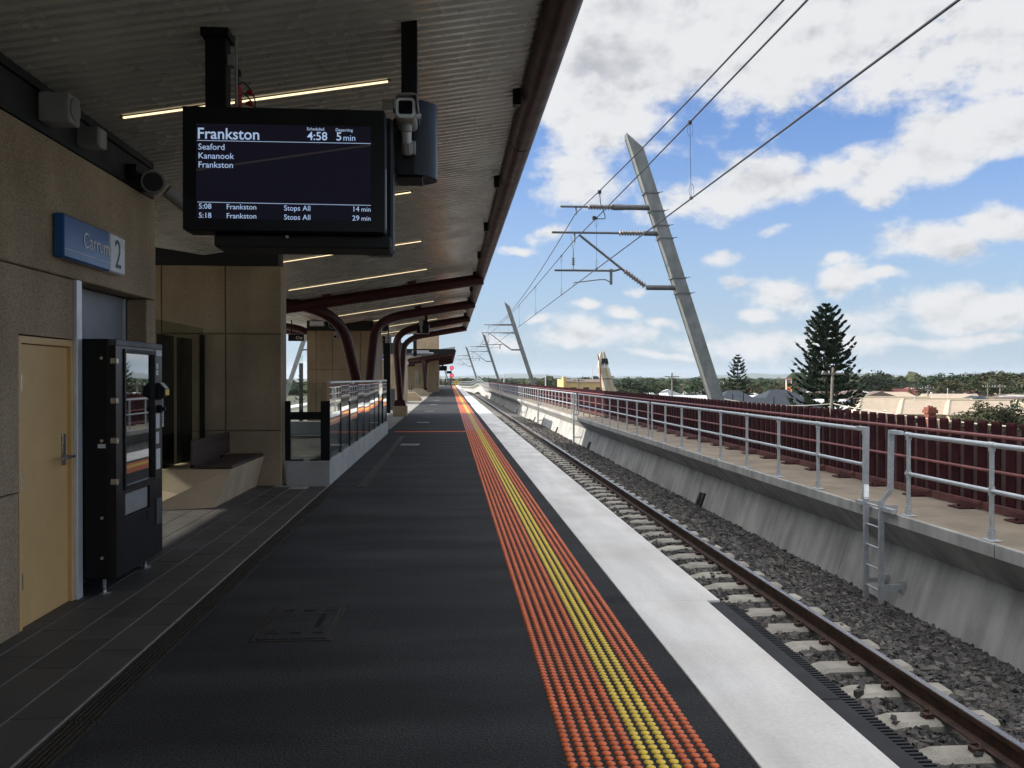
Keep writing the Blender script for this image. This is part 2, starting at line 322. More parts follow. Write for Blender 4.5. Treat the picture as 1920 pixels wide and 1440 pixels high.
def ob(name, m, material, parent=None, smooth=False, kind=None, world=True, label=None):
    me = bpy.data.meshes.new(name)
    off = root_loc(parent) if (parent and world) else Vector((0, 0, 0))
    vv = [(x-off.x, y-off.y, z-off.z) for (x, y, z) in m.v] if off.length > 0 else m.v
    me.from_pydata(vv, [], m.f)
    me.materials.append(material)
    o = bpy.data.objects.new(name, me); COL.objects.link(o)
    if parent: o.parent = parent
    if smooth: 
        me.polygons.foreach_set('use_smooth', [True]*len(me.polygons))
        if smooth != 2:
            try: me.set_sharp_from_angle(angle=rad(38))
            except Exception: pass
    if kind: o['kind'] = kind
    if label: o['label'] = label
    return o
def tag(o, label, cat, group=None):
    o['label'] = label; o['category'] = cat
    if group: o['group'] = group
    return o
def thing(name, label, cat, loc=(0, 0, 0), group=None):
    o = bpy.data.objects.new(name, None); COL.objects.link(o); o.location = loc; o.empty_display_size = .2
    return tag(o, label, cat, group)
def struct(name, m, material, **k): return ob(name, m, material, kind='structure', **k)
def inst(src, name, loc, parent=None, rot=None, scale=None):
    o = bpy.data.objects.new(name, src.data if hasattr(src, 'data') else src); COL.objects.link(o)
    if parent: o.parent = parent; loc = Vector(loc)-root_loc(parent)
    o.location = loc
    if rot: o.rotation_euler = rot
    if scale: o.scale = scale
    return o
def copy_tree(o, parent=None):
    c = o.copy(); COL.objects.link(c)
    if parent is not None: c.parent = parent
    for ch in list(o.children): copy_tree(ch, c)
    return c
def text(name, s, size, loc, rot, material, parent=None, align='LEFT', bold=0.0, sx=1.0):
    c = bpy.data.curves.new(name, 'FONT'); c.body = s; c.size = size; c.align_x = align; c.align_y = 'BOTTOM_BASELINE'; c.extrude = .0008; c.offset = bold; c.resolution_u = 3
    c.materials.append(material)
    tmp = bpy.data.objects.new('temporary_text', c); COL.objects.link(tmp); bpy.context.view_layer.update()
    me = bpy.data.meshes.new_from_object(tmp.evaluated_get(bpy.context.evaluated_depsgraph_get())); me.name = name
    bpy.data.objects.remove(tmp); bpy.data.curves.remove(c)
    if not me.materials: me.materials.append(material)
    o = bpy.data.objects.new(name, me); COL.objects.link(o)
    if parent: o.parent = parent; loc = Vector(loc)-root_loc(parent)
    o.location = loc; o.rotation_euler = rot; o.scale = (sx, 1, 1); return o
FACE_CAM = (math.pi/2, 0, 0)
FACE_X = (math.pi/2, 0, math.pi/2)

def raw_mesh(name, verts, faces_flat, nper, material, parent=None, kind=None, tone=None):
    me = bpy.data.meshes.new(name); nv = len(verts); nf = len(faces_flat)//nper
    me.vertices.add(nv); me.vertices.foreach_set('co', np.asarray(verts, dtype=np.float32).ravel())
    me.loops.add(nf*nper); me.loops.foreach_set('vertex_index', np.asarray(faces_flat, dtype=np.int32))
    me.polygons.add(nf); me.polygons.foreach_set('loop_start', np.arange(0, nf*nper, nper, dtype=np.int32))
    try: me.polygons.foreach_set('loop_total', np.full(nf, nper, dtype=np.int32))
    except Exception: pass
    if tone is not None:
        at_ = me.attributes.new('tone', 'FLOAT', 'POINT'); at_.data.foreach_set('value', np.asarray(tone, dtype=np.float32))
    me.update(calc_edges=True); me.validate()
    me.polygons.foreach_set('use_smooth', np.zeros(len(me.polygons), dtype=bool))
    me.materials.append(material)
    o = bpy.data.objects.new(name, me); COL.objects.link(o)
    if parent: o.parent = parent
    if kind: o['kind'] = kind
    return o

def haze(d):
    m = bpy.data.materials.new('haze_air'); m.use_nodes = True; T = m.node_tree; T.nodes.clear()
    v = T.nodes.new('ShaderNodeVolumePrincipled'); v.inputs['Color'].default_value = (.80, .90, 1.0, 1); v.inputs['Density'].default_value = d; v.inputs['Anisotropy'].default_value = .2
    o = T.nodes.new('ShaderNodeOutputMaterial'); T.links.new(v.outputs[0], o.inputs['Volume'])
    b = MB().box(-21000, 21000, -4000, 21000, GZ-1.6, 190); ob('haze', b, m, kind='stuff')
# ------------------------------------------------------------------ alignment of the far track
END = 192.0
def cx(Y): return -.0008*max(0.0, Y-150)**2
def hz(Y): return .80*math.exp(-((Y-171)/12.0)**2)-.004*max(0.0, Y-184)
def sweep(prof, ys, dz=True):
    # profile in (x,z) swept along Y following the bend
    m = MB(); n = len(prof)
    for Y in ys:
        for (x, z) in prof: m.v.append((x+cx(Y), Y, z+(hz(Y) if dz else 0)))
    for k in range(len(ys)-1):
        for j in range(n): m.f.append((k*n+j, (k+1)*n+j, (k+1)*n+(j+1) % n, k*n+(j+1) % n))
    m.f.append(tuple(range(n))); m.f.append(tuple((len(ys)-1)*n+j for j in range(n-1, -1, -1)))
    return m
def yrange(a, b, step):
    n = max(1, int(round((b-a)/step))); return [a+(b-a)*k/n for k in range(n+1)]

# ================================================================== SETTING
GZ = -7.5
m_ground = mat('suburb_ground', (.075, .085, .045), (.13, .12, .085), rough=.9, scale=.02, detail=8, fine=.25, fscale=.3)
g = MB(); S = 20000
g.quadf([(-2500, -3000, GZ), (S, -3000, GZ), (S, S, GZ), (-2500, S, GZ)]); struct('ground', g, m_ground)
m_sea = mat('sea_water', (.035, .065, .085), (.045, .075, .095), rough=.12, scale=.02)
g = MB(); g.quadf([(-S, -3000, GZ-.6), (-2500, -3000, GZ-.6), (-2500, S, GZ-.6), (-S, S, GZ-.6)]); struct('sea', g, m_sea)
# low hills on the horizon
m_hill = mat('far_hills', (.055, .075, .050), (.075, .09, .065), rough=.9, scale=.001)
h = MB(); N = 120
for k in range(N+1):
    a = rad(-4+64*k/N); d = 15000
    e = 62+46*math.sin(k*.13+.6)*math.sin(k*.051)+16*math.sin(k*.47)+7*math.sin(k*1.3)
    e *= min(1, .25+k/26)
    for dd, zz in ((d-2500, GZ-5), (d-900, e*.55), (d, e), (d+1500, GZ-5)): h.v.append((math.sin(a)*dd, math.cos(a)*dd, zz))
for k in range(N):
    for j in range(3): h.f.append((k*4+j, (k+1)*4+j, (k+1)*4+j+1, k*4+j+1))
struct('hills', h, m_hill, smooth=2)
# viaduct body carrying both tracks
struct('viaduct', MB().box(-16.2, 8.3, -8, 150, -2.6, -1.91), m_conc)
vd = MB()
ysv = yrange(150, 330, 10)
struct('viaduct_deck', sweep([(-16.2, -2.6), (-16.2, -1.91), (8.3, -1.91), (8.3, -2.6)], [150]+ysv[1:], dz=False), m_conc)

# platform
struct('platform', MB().box(-8.7, 1.31, -6, END, -1.905, 0.0), m_asph)
pe = struct('platform_edge', MB().box(1.31, 1.93, -6, END, -1.905, -.06), m_kerb)
slab = None
ys = [-2.6]
while ys[-1] < END-3: ys.append(ys[-1]+2.93)
for k, y in enumerate(ys):
    narrow = (y+2.93) <= 6.3
    w = MB().bbox(1.312, 1.90 if narrow else 2.0, y+.004, y+2.926, -.058, .004, .004)
    ob('edge_slab', w, m_white, pe)
struct('platform_edge', MB().box(-9.6, -8.702, -6, END, -1.905, .004), m_white)
# cross bands of light dust / joints in the asphalt
gf = thing('gap_filler', 'black rubber comb strip fixed along the white platform edge beside the track', 'gap filler', (1.95, 3, 0))
for (a, b) in ((-.5, 1.9), (1.91, 4.25), (4.26, 6.16)): ob('strip', MB().bbox(1.904, 2.015, a, b, -.075, -.004, .004), m_blackmatt, gf)
m = MB(); y = .5
while y < 6.15: m.box(2.015, 2.095, y, y+.017, -.070, -.016); y += .036
ob('comb_teeth', m, m_blackmatt, gf, kind='stuff')

# tiled floor beside the building, drain
tf = struct('tiled_floor', MB().box(-8.6, -1.84, -3, 13.24, .0005, .0108), m_grout)
tm = MB(); tm.v = []; tm.bbox(.004, .265, .004, .516, 0, .012, .0025)
tile0 = bpy.data.meshes.new('tile'); tile0.from_pydata(tm.v, [], tm.f); tile0.materials.append(m_tile)
for c in range(16):
    x = -1.84-.269*(c+1)
    off = (.26 if c % 2 else 0)+.04*c
    for r in range(-1, 26):
        y = r*.52-off+.6
        if y < -.5 or y+.52 > 13.26: continue
        if c >= 4 and y < 8.35: continue
        o = bpy.data.objects.new('tile', tile0); COL.objects.link(o); o.parent = tf; o.location = (x, y, .003+R.uniform(-.0008, .0008))
        o.rotation_euler = (R.uniform(-.0015, .0015), R.uniform(-.0015, .0015), 0)
dr = struct('drain', MB().box(-1.826, -1.672, -2, 13.24, .0006, .003), m_blackmatt)
gm = MB()
for k in range(6): gm.box(-.073+k*.026, -.073+k*.026+.013, .004, .992, 0, .012)
gm.box(-.073, .075, 0, .012, 0, .009); gm.box(-.073, .075, .988, 1.0, 0, .009); gm.box(-.073, .075, .49, .50, 0, .009)
gmesh = bpy.data.meshes.new('grate'); gmesh.from_pydata(gm.v, [], gm.f); gmesh.materials.append(m_grate)
for k in range(14):
    o = bpy.data.objects.new('grate', gmesh); COL.objects.link(o); o.parent = dr; o.location = (-1.749, -.8+k*1.0, .003)
struct('drain_cover', MB().box(-1.40, -1.27, 13.0, 24.4, .001, .006), m_grate)
# paving beyond the stairs
struct('paving', MB().box(-8.6, -1.92, 27.6, END-1, .0005, .006), m_pave)
# plates let into the asphalt
for k, Y in enumerate((21.0, 31.6, 42.2, 52.8, 63.4, 74.0)):
    o = ob('pit_cover', MB().bbox(-1.21, -.75, Y, Y+.5, .001, .009, .003), m_speaker); tag(o, '%s pale metal pit plate along the dark platform asphalt beyond the black cover' % ('first', 'second', 'third', 'fourth', 'fifth', 'sixth')[k], 'pit cover', 'pale plates along the platform')
pc = thing('inspection_cover', 'black recessed square inspection cover in the dark asphalt in front of the drain', 'cover', (-.98, 5.8, 0))
ob('frame', MB().box(-1.245, -.745, 5.42, 6.25, .001, .005), m_grate, pc)
ob('plate', MB().bbox(-1.215, -.775, 5.45, 6.22, .002, .011, .004), m_asph, pc)
m = MB()
for k in range(3): m.box(-1.17+k*.14, -1.09+k*.14, 5.55, 5.58, .0105, .0125); m.box(-1.17+k*.14, -1.09+k*.14, 6.08, 6.11, .0105, .0125)
m.box(-.89, -.85, 5.7, 6.0, .0105, .0125); ob('lifting_slot', m, m_black, pc, kind='stuff')

# tactile paving: raised dots, the nearest as single parts
tp = bpy.data.objects.new('tactile_paving', None); COL.objects.link(tp); tp['kind'] = 'structure'; tp.location = (.82, 3, 0)
def dot_mesh(n, r=.0215, h=.0078):
    m = MB(); 
    for (rr, z) in ((r, 0), (r*.93, h*.45), (r*.55, h*.92)):
        for j in range(n): m.v.append((rr*math.cos(2*math.pi*j/n), rr*math.sin(2*math.pi*j/n), z))
    m.v.append((0, 0, h))
    for k in range(2):
        for j in range(n): m.f.append((k*n+j, k*n+(j+1) % n, (k+1)*n+(j+1) % n, (k+1)*n+j))
    for j in range(n): m.f.append((2*n+j, 2*n+(j+1) % n, 3*n))
    return m
dm = {}
for nm, mt in (('orange_dot', m_org), ('yellow_dot', m_yel)):
    d = dot_mesh(12); me = bpy.data.meshes.new(nm); me.from_pydata(d.v, [], d.f); me.materials.append(mt); me.polygons.foreach_set('use_smooth', [True]*len(me.polygons)); dm[nm] = me
TX = [.522+.0547*k for k in range(12)]
Y0 = 3.30
for r in range(25):
    for k in range(12):
        nm = 'yellow_dot' if 6 <= k <= 8 else 'orange_dot'
        o = bpy.data.objects.new(nm, dm[nm]); COL.objects.link(o); o.parent = tp; o.location = (TX[k]+R.gauss(0, .0008)-.82, Y0+r*.05+R.gauss(0, .0008)-3, 0)
d8 = dot_mesh(7)
for nm, mt, ks in (('orange_dot', m_org, (0, 1, 2, 3, 4, 5, 9, 10, 11)), ('yellow_dot', m_yel, (6, 7, 8))):
    m = MB()
    for k in ks:
        Y = Y0+25*.05
        while Y < 27:
            i = len(m.v); m.v += [(x+TX[k], y+Y, z) for (x, y, z) in d8.v]; m.f += [tuple(q+i for q in f) for f in d8.f]; Y += .05
        Y = Y0-.05
        while Y > 2.6:
            i = len(m.v); m.v += [(x+TX[k], y+Y, z) for (x, y, z) in d8.v]; m.f += [tuple(q+i for q in f) for f in d8.f]; Y -= .05
        m.prism([(TX[k]-.019, 0), (TX[k]-.011, .006), (TX[k]+.011, .006), (TX[k]+.019, 0)], 27, END-4)
    ob(nm, m, mt, tp, kind='stuff')
m = MB()
for q in range(5):
    Y = 26.3+q*.06; m.prism([(Y-.02, 0), (Y-.011, .0062), (Y+.011, .0062), (Y+.02, 0)], -1.68, .49, axis='x')
ob('orange_dot', m, m_org, tp, kind='stuff')
m = MB()
for q in range(5):
    for Yb in (25.9, 27.3):
        Y = Yb+q*.06; m.prism([(Y-.02, .006), (Y-.011, .0122), (Y+.011, .0122), (Y+.02, .006)], -6.6, -2.1, axis='x')
for q in range(10): x = -8.5+q*.055; m.prism([(x-.019, 0), (x-.011, .006), (x+.011, .006), (x+.019, 0)], 4, END-4)
ob('orange_dot', m, m_org, tp, kind='stuff')

# ------------------------------------------------------------------ track: bed, ballast, sleepers, rails
def bed_z(x, Y):
    z = -1.366
    if x > 4.75: z -= (x-4.75)*.135
    if x < 2.45: z += .02
    return z
struct('track_bed', sweep([(1.95, -1.90), (1.95, -1.39), (2.5, -1.39), (4.75, -1.39), (6.30, -1.60), (6.5, -1.60), (6.5, -1.90)], [-4, 150]+yrange(153, 300, 3), dz=False), m_bed)
struct('track_bed', sweep([(-13.0, -1.90), (-13.0, -1.38), (-9.6, -1.38), (-9.6, -1.90)], [-4, 300], dz=False), m_bed)
rng = np.random.default_rng(5)
def stones(n, ylo, yhi, size):
    ico = np.array([(-1, -1, -1), (1, -1, -1), (1, 1, -1), (-1, 1, -1), (-1, -1, 1), (1, -1, 1), (1, 1, 1), (-1, 1, 1)], float)*.72
    fc = np.array([(0, 2, 1), (0, 3, 2), (4, 5, 6), (4, 6, 7), (0, 1, 5), (0, 5, 4), (1, 2, 6), (1, 6, 5), (2, 3, 7), (2, 7, 6), (3, 0, 4), (3, 4, 7)])
    x = rng.uniform(2.15, 6.20, n); y = rng.uniform(ylo, yhi, n)
    V = np.repeat(ico[None], n, 0)+rng.uniform(-.34, .34, (n, 8, 3))
    V *= np.stack([rng.uniform(.9, 1.45, n), rng.uniform(.6, 1.1, n), rng.uniform(.4, .85, n)], -1)[:, None, :]
    a = rng.uniform(0, 6.28, n); b = rng.uniform(-1, 1, n)
    ca, sa, cb_, sb = np.cos(a), np.sin(a), np.cos(b), np.sin(b)
    Xr = V[..., 0]*ca[:, None]-V[..., 1]*sa[:, None]; Yr = V[..., 0]*sa[:, None]+V[..., 1]*ca[:, None]
    Y2 = Yr*cb_[:, None]-V[..., 2]*sb[:, None]; Z2 = Yr*sb[:, None]+V[..., 2]*cb_[:, None]
    sz = rng.uniform(.6, 1.25, n)*size
    z = np.array([bed_z(p, q) for p, q in zip(x, y)])+rng.uniform(-.018, .028, n)
    # keep the sleeper tops clear except for a few strays
    insl = np.abs(((y-5.08+.3425) % .685)-.3425) < .168
    keep = ~(insl & (x < 4.7) & (rng.uniform(0, 1, n) > .012)) & ~((np.abs(x-4.27) < .12)) & ~((np.abs(x-2.6) < .12))
    z = np.where(insl & (x < 4.7), z+.055, z)
    P = np.stack([Xr*sz[:, None]+x[:, None], Y2*sz[:, None]+y[:, None], Z2*sz[:, None]+z[:, None]], -1)[keep]
    k = len(P)
    fa = (fc[None]+8*np.arange(k)[:, None, None]).reshape(-1)
    tone = np.repeat(rng.uniform(0, 1, k), 8)
    return P.reshape(-1, 3), fa, tone
def ballast_material():
    m = bpy.data.materials.new('ballast_stone'); m.use_nodes = True; T = m.node_tree; b = T.nodes['Principled BSDF']; LK = T.links.new
    a = T.nodes.new('ShaderNodeAttribute'); a.attribute_name = 'tone'
    r = T.nodes.new('ShaderNodeValToRGB'); LK(a.outputs['Fac'], r.inputs[0])
    r.color_ramp.elements[0].color = (.040, .039, .037, 1); r.color_ramp.elements[1].color = (.17, .15, .135, 1)
    e = r.color_ramp.elements.new(.55); e.color = (.090, .086, .082, 1)
    g_ = T.nodes.new('ShaderNodeNewGeometry'); n = T.nodes.new('ShaderNodeTexNoise'); LK(g_.outputs['Position'], n.inputs['Vector']); n.inputs['Scale'].default_value = 60
    mr = T.nodes.new('ShaderNodeMapRange'); LK(n.outputs['Fac'], mr.inputs[0]); mr.inputs[3].default_value = .6; mr.inputs[4].default_value = 1.4
    q = T.nodes.new('ShaderNodeMix'); q.data_type = 'RGBA'; q.blend_type = 'MULTIPLY'; q.inputs[0].default_value = 1; LK(r.outputs[0], q.inputs[6]); LK(mr.outputs[0], q.inputs[7]); LK(q.outputs[2], b.inputs['Base Color'])
    b.inputs['Roughness'].default_value = .8; b.inputs['Specular IOR Level'].default_value = .35
    return m
m_ball = ballast_material()
A = [stones(30000, 3.6, 13, .040), stones(27000, 13, 30, .045), stones(18000, 30, 66, .060)]
vs_, fs_, ts_ = [], [], []; o_ = 0
for (p, f_, tn) in A: vs_.append(p); fs_.append(f_+o_); ts_.append(tn); o_ += len(p)
bl = raw_mesh('ballast', np.concatenate(vs_), np.concatenate(fs_), 3, m_ball, kind='stuff', tone=np.concatenate(ts_))
bl['label'] = 'dark grey crushed stone ballast around the sleepers'

tr = thing('railway_track', 'railway track beside the platform with rusty brown rails on concrete sleepers', 'railway track', (3.43, 6, -1.6))
slp = MB()
prof = [(2.1, -1.60), (2.1, -1.30), (3.02, -1.30), (3.25, -1.355), (3.62, -1.355), (3.84, -1.30), (4.72, -1.30), (4.72, -1.60)]
ch = .012
def sleeper_mesh(y0, y1):
    m = MB(); n = len(prof)
    rings = [(y0-.03, prof, 0), (y0+ch, prof, 1), (y1-ch, prof, 1), (y1+.03, prof, 0)]
    for (y, p, top) in rings:
        for k, (x, z) in enumerate(p):
            zz = z if (top or k in (0, n-1)) else z-.03
            m.v.append((x, y, zz))
    for r in range(3):
        for j in range(n): m.f.append((r*n+j, r*n+(j+1) % n, (r+1)*n+(j+1) % n, (r+1)*n+j))
    m.f.append(tuple(range(n-1, -1, -1))); m.f.append(tuple(3*n+j for j in range(n))); return m
s0 = ob('sleeper', sleeper_mesh(6.12-.6-.56, 6.12-.6-.32), m_sleep, tr)
clip = MB().box(4.10, 4.18, 5.02, 5.10, -1.31, -1.262).tube([(4.13, 5.0, -1.26), (4.16, 5.03, -1.235), (4.17, 5.08, -1.24), (4.13, 5.12, -1.262)], .011, 6)
c0 = ob('rail_clip', clip, m_railrust, s0)
k = 1
while True:
    Y = k*.685
    if 5+Y > 150: break
    o = inst(s0, 'sleeper', Vector(tr.location)+Vector((0, Y, 0)), tr)
    if Y < 24: c = bpy.data.objects.new('rail_clip', c0.data); COL.objects.link(c); c.parent = o
    k += 1
def rail(x, h0=-1.285):
    y_s = [-3, 150]+yrange(153, 300, 3)
    z = h0
    p = [(x-.068, z), (x-.068, z+.012), (x-.012, z+.032), (x-.011, z+.13), (x-.034, z+.142), (x-.034, z+.180), (x+.034, z+.180), (x+.034, z+.142), (x+.011, z+.13), (x+.012, z+.032), (x+.068, z+.012), (x+.068, z)]
    o = ob('rail', sweep(p, y_s, dz=False), m_railrust, tr)
    ob('rail_head', sweep([(x-.033, z+.174), (x-.030, z+.187), (x+.030, z+.187), (x+.033, z+.174)], y_s, dz=False), m_railtop, o)
rail(4.27); rail(2.60)
# painted arrow on one sleeper
m = MB(); yy = 7.83; pts = at(1550, 1264, 8.3)
ob('paint_mark', MB().box(3.02, 3.20, 7.74, 7.765, -1.2995, -1.2965), m_white, tr)

# ------------------------------------------------------------------ parapet wall with walkway
pw = thing('parapet_wall', 'long grey precast concrete parapet wall carrying the walkway beside the ballast', 'wall', (6.1, 20, -1.6))
PF = [(6.08, -1.90), (6.16, -1.52), (6.41, -.75), (6.025, -.345), (6.025, -.339), (6.7, -.339), (6.9, -1.90)]
PFc = [(6.0, -.336), (6.0, -.195), (6.010, -.185), (6.045, -.185), (6.045, -.336)]
y = -3.0; k = 0
while y < 150:
    ln_ = 5.4
    ob('wall_panel', sweep(PF, [y+.008, y+ln_-.008]), m_conc, pw)
    ob('coping', sweep(PFc, [y+.01+1.2, y+ln_-.01+1.2]), m_conc, pw)
    y += ln_; k += 1
ob('wall_panel', sweep(PF, yrange(y+.01, 290, 3)), m_conc, pw); ob('coping', sweep(PFc, yrange(y+1.21, 290, 3)), m_conc, pw)
struct('walkway', sweep([(6.047, -.334), (6.047, -.187), (7.9, -.187), (7.9, -.334)], [-4]+yrange(-1, 290, 4)), m_walk)
# small black drain outlets at the foot of the wall
for k, yv in enumerate((20.5, 37.5, 49, 62, 78, 97, 118)):
    o = ob('drain_outlet', MB().prism([(6.08, -1.60), (6.24, -1.18), (6.33, -1.18), (6.22, -1.60)], yv, yv+.16).prism([(6.08, -1.60), (6.235, -1.20), (6.33, -1.20), (6.22, -1.60)], yv+.28, yv+.44), m_blackmatt)
    tag(o, '%s pair of small black drain outlets along the foot of the parapet wall' % ('first', 'second', 'third', 'fourth', 'fifth', 'sixth', 'seventh')[k], 'drain outlet', 'drain outlets along the parapet')

# galvanised handrails in sections
HX, HZ, MZ, BZ = 6.10, .895, .375, -.185
def handrail(y0, y1, label, posts, near=False):
    t_ = thing('handrail', label, 'handrail', (HX, y0, BZ), 'galvanised handrails on the walkway')
    step = .8 if y1 < 100 else 3
    def line(z, a, b): return [(HX+cx(Y), Y, z+hz(Y)) for Y in ([a, b] if b < 140 else yrange(a, b, 3))]
    ns = 12 if near else 7
    ob('top_rail', MB().tube(line(HZ, y0-.06, y1+.06), .031, ns), m_galv, t_, smooth=True)
    ob('mid_rail', MB().tube(line(MZ, y0, y1), .026, ns), m_galv, t_, smooth=True)
    for Y in posts:
        c, z = cx(Y), hz(Y)
        p = ob('post', MB().tube([(HX+c, Y, BZ+z+.10), (HX+c, Y, HZ+z)], .027, ns), m_galv, t_, smooth=True)
        if Y < 34:
            b = MB().tube([(HX, Y, BZ+.012), (HX, Y, BZ+.14)], .038, ns).bbox(HX-.07, HX+.07, Y-.09, Y+.09, BZ+.001, BZ+.014, .003)
            ob('base_plate', b, m_galv, p, smooth=True)
            f_ = MB().tube([(HX, Y, HZ-.07), (HX, Y, HZ-.02)], .036, ns).tube([(HX, Y-.05, HZ), (HX, Y+.05, HZ)], .037, ns).tube([(HX, Y-.045, MZ), (HX, Y+.045, MZ)], .033, ns).tube([(HX, Y, MZ-.05), (HX, Y, MZ+.05)], .034, ns)
            ob('rail_socket', f_, m_galv, p, smooth=True)
        else: ob('base_plate', MB().box(HX+c-.06, HX+c+.06, Y-.08, Y+.08, BZ+z+.001, BZ+z+.02), m_galv, p)
handrail(3.0, 10.95, 'galvanised two-rail handrail running from the ladder towards the front of the walkway', [3.9, 5.65, 7.4, 9.2, 10.95], True)
handrail(12.17, 25.4, 'galvanised two-rail handrail between the ladder and the first break in the walkway rail', [12.17, 13.75, 15.45, 17.15, 18.85, 20.5, 22.1, 23.8, 25.4], True)
handrail(25.9, 40.1, 'galvanised two-rail handrail from the first break to the tall pole on the parapet', [25.9]+[25.9+1.58*k for k in range(1, 9)]+[40.1])
handrail(40.9, 70.2, 'galvanised two-rail handrail along the sunlit stretch of parapet beyond the tall pole', [40.9+1.628*k for k in range(19)])
handrail(70.9, 100.2, 'galvanised handrail along the shaded far stretch of the parapet', [70.9+1.628*k for k in range(19)])
handrail(101, 235, 'far handrail that rises and bends with the parapet beyond the platform end', [101+2.0*k for k in range(68)])
# end loops of the rails at the breaks
# ladder
def ladder(yc, label, rungs=True):
    t_ = thing('access_ladder', label, 'ladder', (5.95, yc, -1.35), 'ladders on the parapet wall')
    for s, yy in ((-1, yc-.215), (1, yc+.215)):
        yo = yc+s*.38
        lb = MB(); w = .022; d = .035
        path = [(5.93, yy, -1.46), (5.93, yy, -.06), (6.03, yy+s*.10, .10), (6.05, yy+s*.10, .935), (6.07, yy+s*.38, .935)]
        path = [(5.93, yy, -1.50), (5.93, yy, -.06), (5.99, yy+s*.13, .12), (6.0, yy+s*.13, .93)]
        for (p, q) in zip(path[:-1], path[1:]):
            p = Vector(p); q = Vector(q); e = .012
            i = len(lb.v)
            for (c, ex) in ((p, -e), (q, e)):
                cc = c+(q-p).normalized()*ex
                lb.v += [(cc.x-d, cc.y-w, cc.z), (cc.x+d, cc.y-w, cc.z), (cc.x+d, cc.y+w, cc.z), (cc.x-d, cc.y+w, cc.z)]
            lb.f += [(i, i+1, i+5, i+4), (i+1, i+2, i+6, i+5), (i+2, i+3, i+7, i+6), (i+3, i, i+4, i+7), (i+3, i+2, i+1, i), (i+4, i+5, i+6, i+7)]
        a, b = sorted((yy+s*.11, yc+s*.61)); lb.box(5.965, 6.035, a, b, .895, .945)
        ob('stringer', lb, m_galv, t_)
        a, b = sorted((yy, yy+s*.30))
        ob('top_bracket', MB().box(5.93, 6.16, yy-.012, yy+.012, -.176, -.10).box(5.92, 5.99, a, b, -.176, -.12), m_galv, t_)
        ob('wall_bracket', MB().box(5.93, 6.25, yy-.014, yy+.014, -1.27, -1.20).box(6.205, 6.25, yy-.05, yy+.05, -1.31, -1.15), m_galv, t_)
    if rungs:
        for k in range(5): ob('rung', MB().tube([(5.93, yc-.215, -.13-.29*k), (5.93, yc+.215, -.13-.29*k)], .013, 8), m_galv, t_, smooth=True)
    return t_
ladder(11.56, 'grey galvanised access ladder with looped handholds hooked over the parapet in the walkway gap')
def wallpole(Y, label):
    t_ = thing('ladder_pole', label, 'pole', (5.92, Y, -1.35), 'tall perforated poles on the parapet')
    ob('channel', MB().box(5.88, 5.96, Y-.06, Y+.06, -1.42, .93), m_galv, t_)
    m = MB()
    for k in range(9): m.box(5.872, 5.882, Y-.012, Y+.012, -1.2+k*.2, -1.14+k*.2)
    ob('slot_row', m, m_black, t_, kind='stuff')
    ob('bracket', MB().box(5.96, 6.27, Y-.03, Y+.03, -1.2, -1.15).box(5.96, 6.15, Y-.05, Y+.05, -.14, -.06), m_galv, t_)
wallpole(40.5, 'tall galvanised pole on the parapet at the end of the shaded stretch')
wallpole(70.6, 'tall galvanised pole on the parapet where the far shade begins')
wallpole(57.0, 'thin galvanised pole on the sunlit parapet between the two others')
wallpole(100.6, 'farthest galvanised pole on the shaded parapet before the bend')

# ------------------------------------------------------------------ maroon picket fence
fe = thing('picket_fence', 'dark maroon steel picket fence with cut corner tops along the far side of the walkway', 'fence', (7.45, 5, BZ))
FX = 7.45
pm = MB()
ty = math.tan
def picket_poly(m, x, y, w=.180, th=.03, zt=1.05):
    return m.prism([(y-w/2, BZ+.02), (y+w/2, BZ+.02), (y+w/2, zt), (y-w/2, zt)], x-th/2, x+th/2, axis='x')
def fin_poly(m, x, y, w=.180, zt=1.05):
    # fin turned back from the near edge, its top sloping away
    return m.prism([(x+.0155, BZ+.02), (x+.15, BZ+.02), (x+.15, zt-.62), (x+.0155, zt-.004)], y-w/2+.002, y-w/2+.026)
pk0 = ob('picket', picket_poly(MB(), FX, 4.0), m_maroon2, fe); fn0 = ob('fin', fin_poly(MB(), FX, 4.0), m_screen_bk, pk0)
k = 1
while 4+k*.3105 < 44:
    o = inst(pk0, 'picket', Vector(fe.location)+Vector((0, k*.3105, R.uniform(-.004, .004))), fe)
    q = bpy.data.objects.new('fin', fn0.data); COL.objects.link(q); q.parent = o; k += 1
m = MB(); m2 = MB(); Y = 4+k*.3105
while Y < 160: 
    picket_poly(m, FX+cx(Y), Y); fin_poly(m2, FX+cx(Y), Y); Y += .3105
ob('picket', m, m_maroon2, fe, kind='stuff'); ob('fin', m2, m_screen_bk, fe, kind='stuff')
for k in range(26):
    y0 = 3.8+k*6.2
    if y0 > 150: continue
    ob('top_pipe', MB().tube([(7.33, y0+.02, .862), (7.33, y0+6.18, .862)], .026, 8), m_pipe, fe, smooth=True)
    ob('mid_pipe', MB().tube([(7.36, y0+.02, .385), (7.36, y0+6.18, .385)], .021, 8), m_pipe, fe, smooth=True)
kp = MB().bbox(7.355, 7.385, 0, 1.20, BZ+.012, BZ+.125, .005); kp.box(7.335, 7.355, .02, .62, BZ+.07, BZ+.10)
k0 = ob('kerb_plate', kp, m_kick, fe, world=False); k0.location = Vector((0, 3.9, 0))-Vector(fe.location)
bp = MB().bbox(7.12, 7.36, .12, .40, BZ+.003, BZ+.022, .004).tube([(7.2, .26, BZ+.02), (7.2, .26, BZ+.05)], .02, 6)
b0 = ob('base_plate', bp, m_maroon, fe, world=False); b0.location = k0.location
for k in range(1, 90):
    for s_ in (k0, b0):
        o = s_.copy(); COL.objects.link(o); o.location = Vector(s_.location)+Vector((0, 1.24*k, 0))

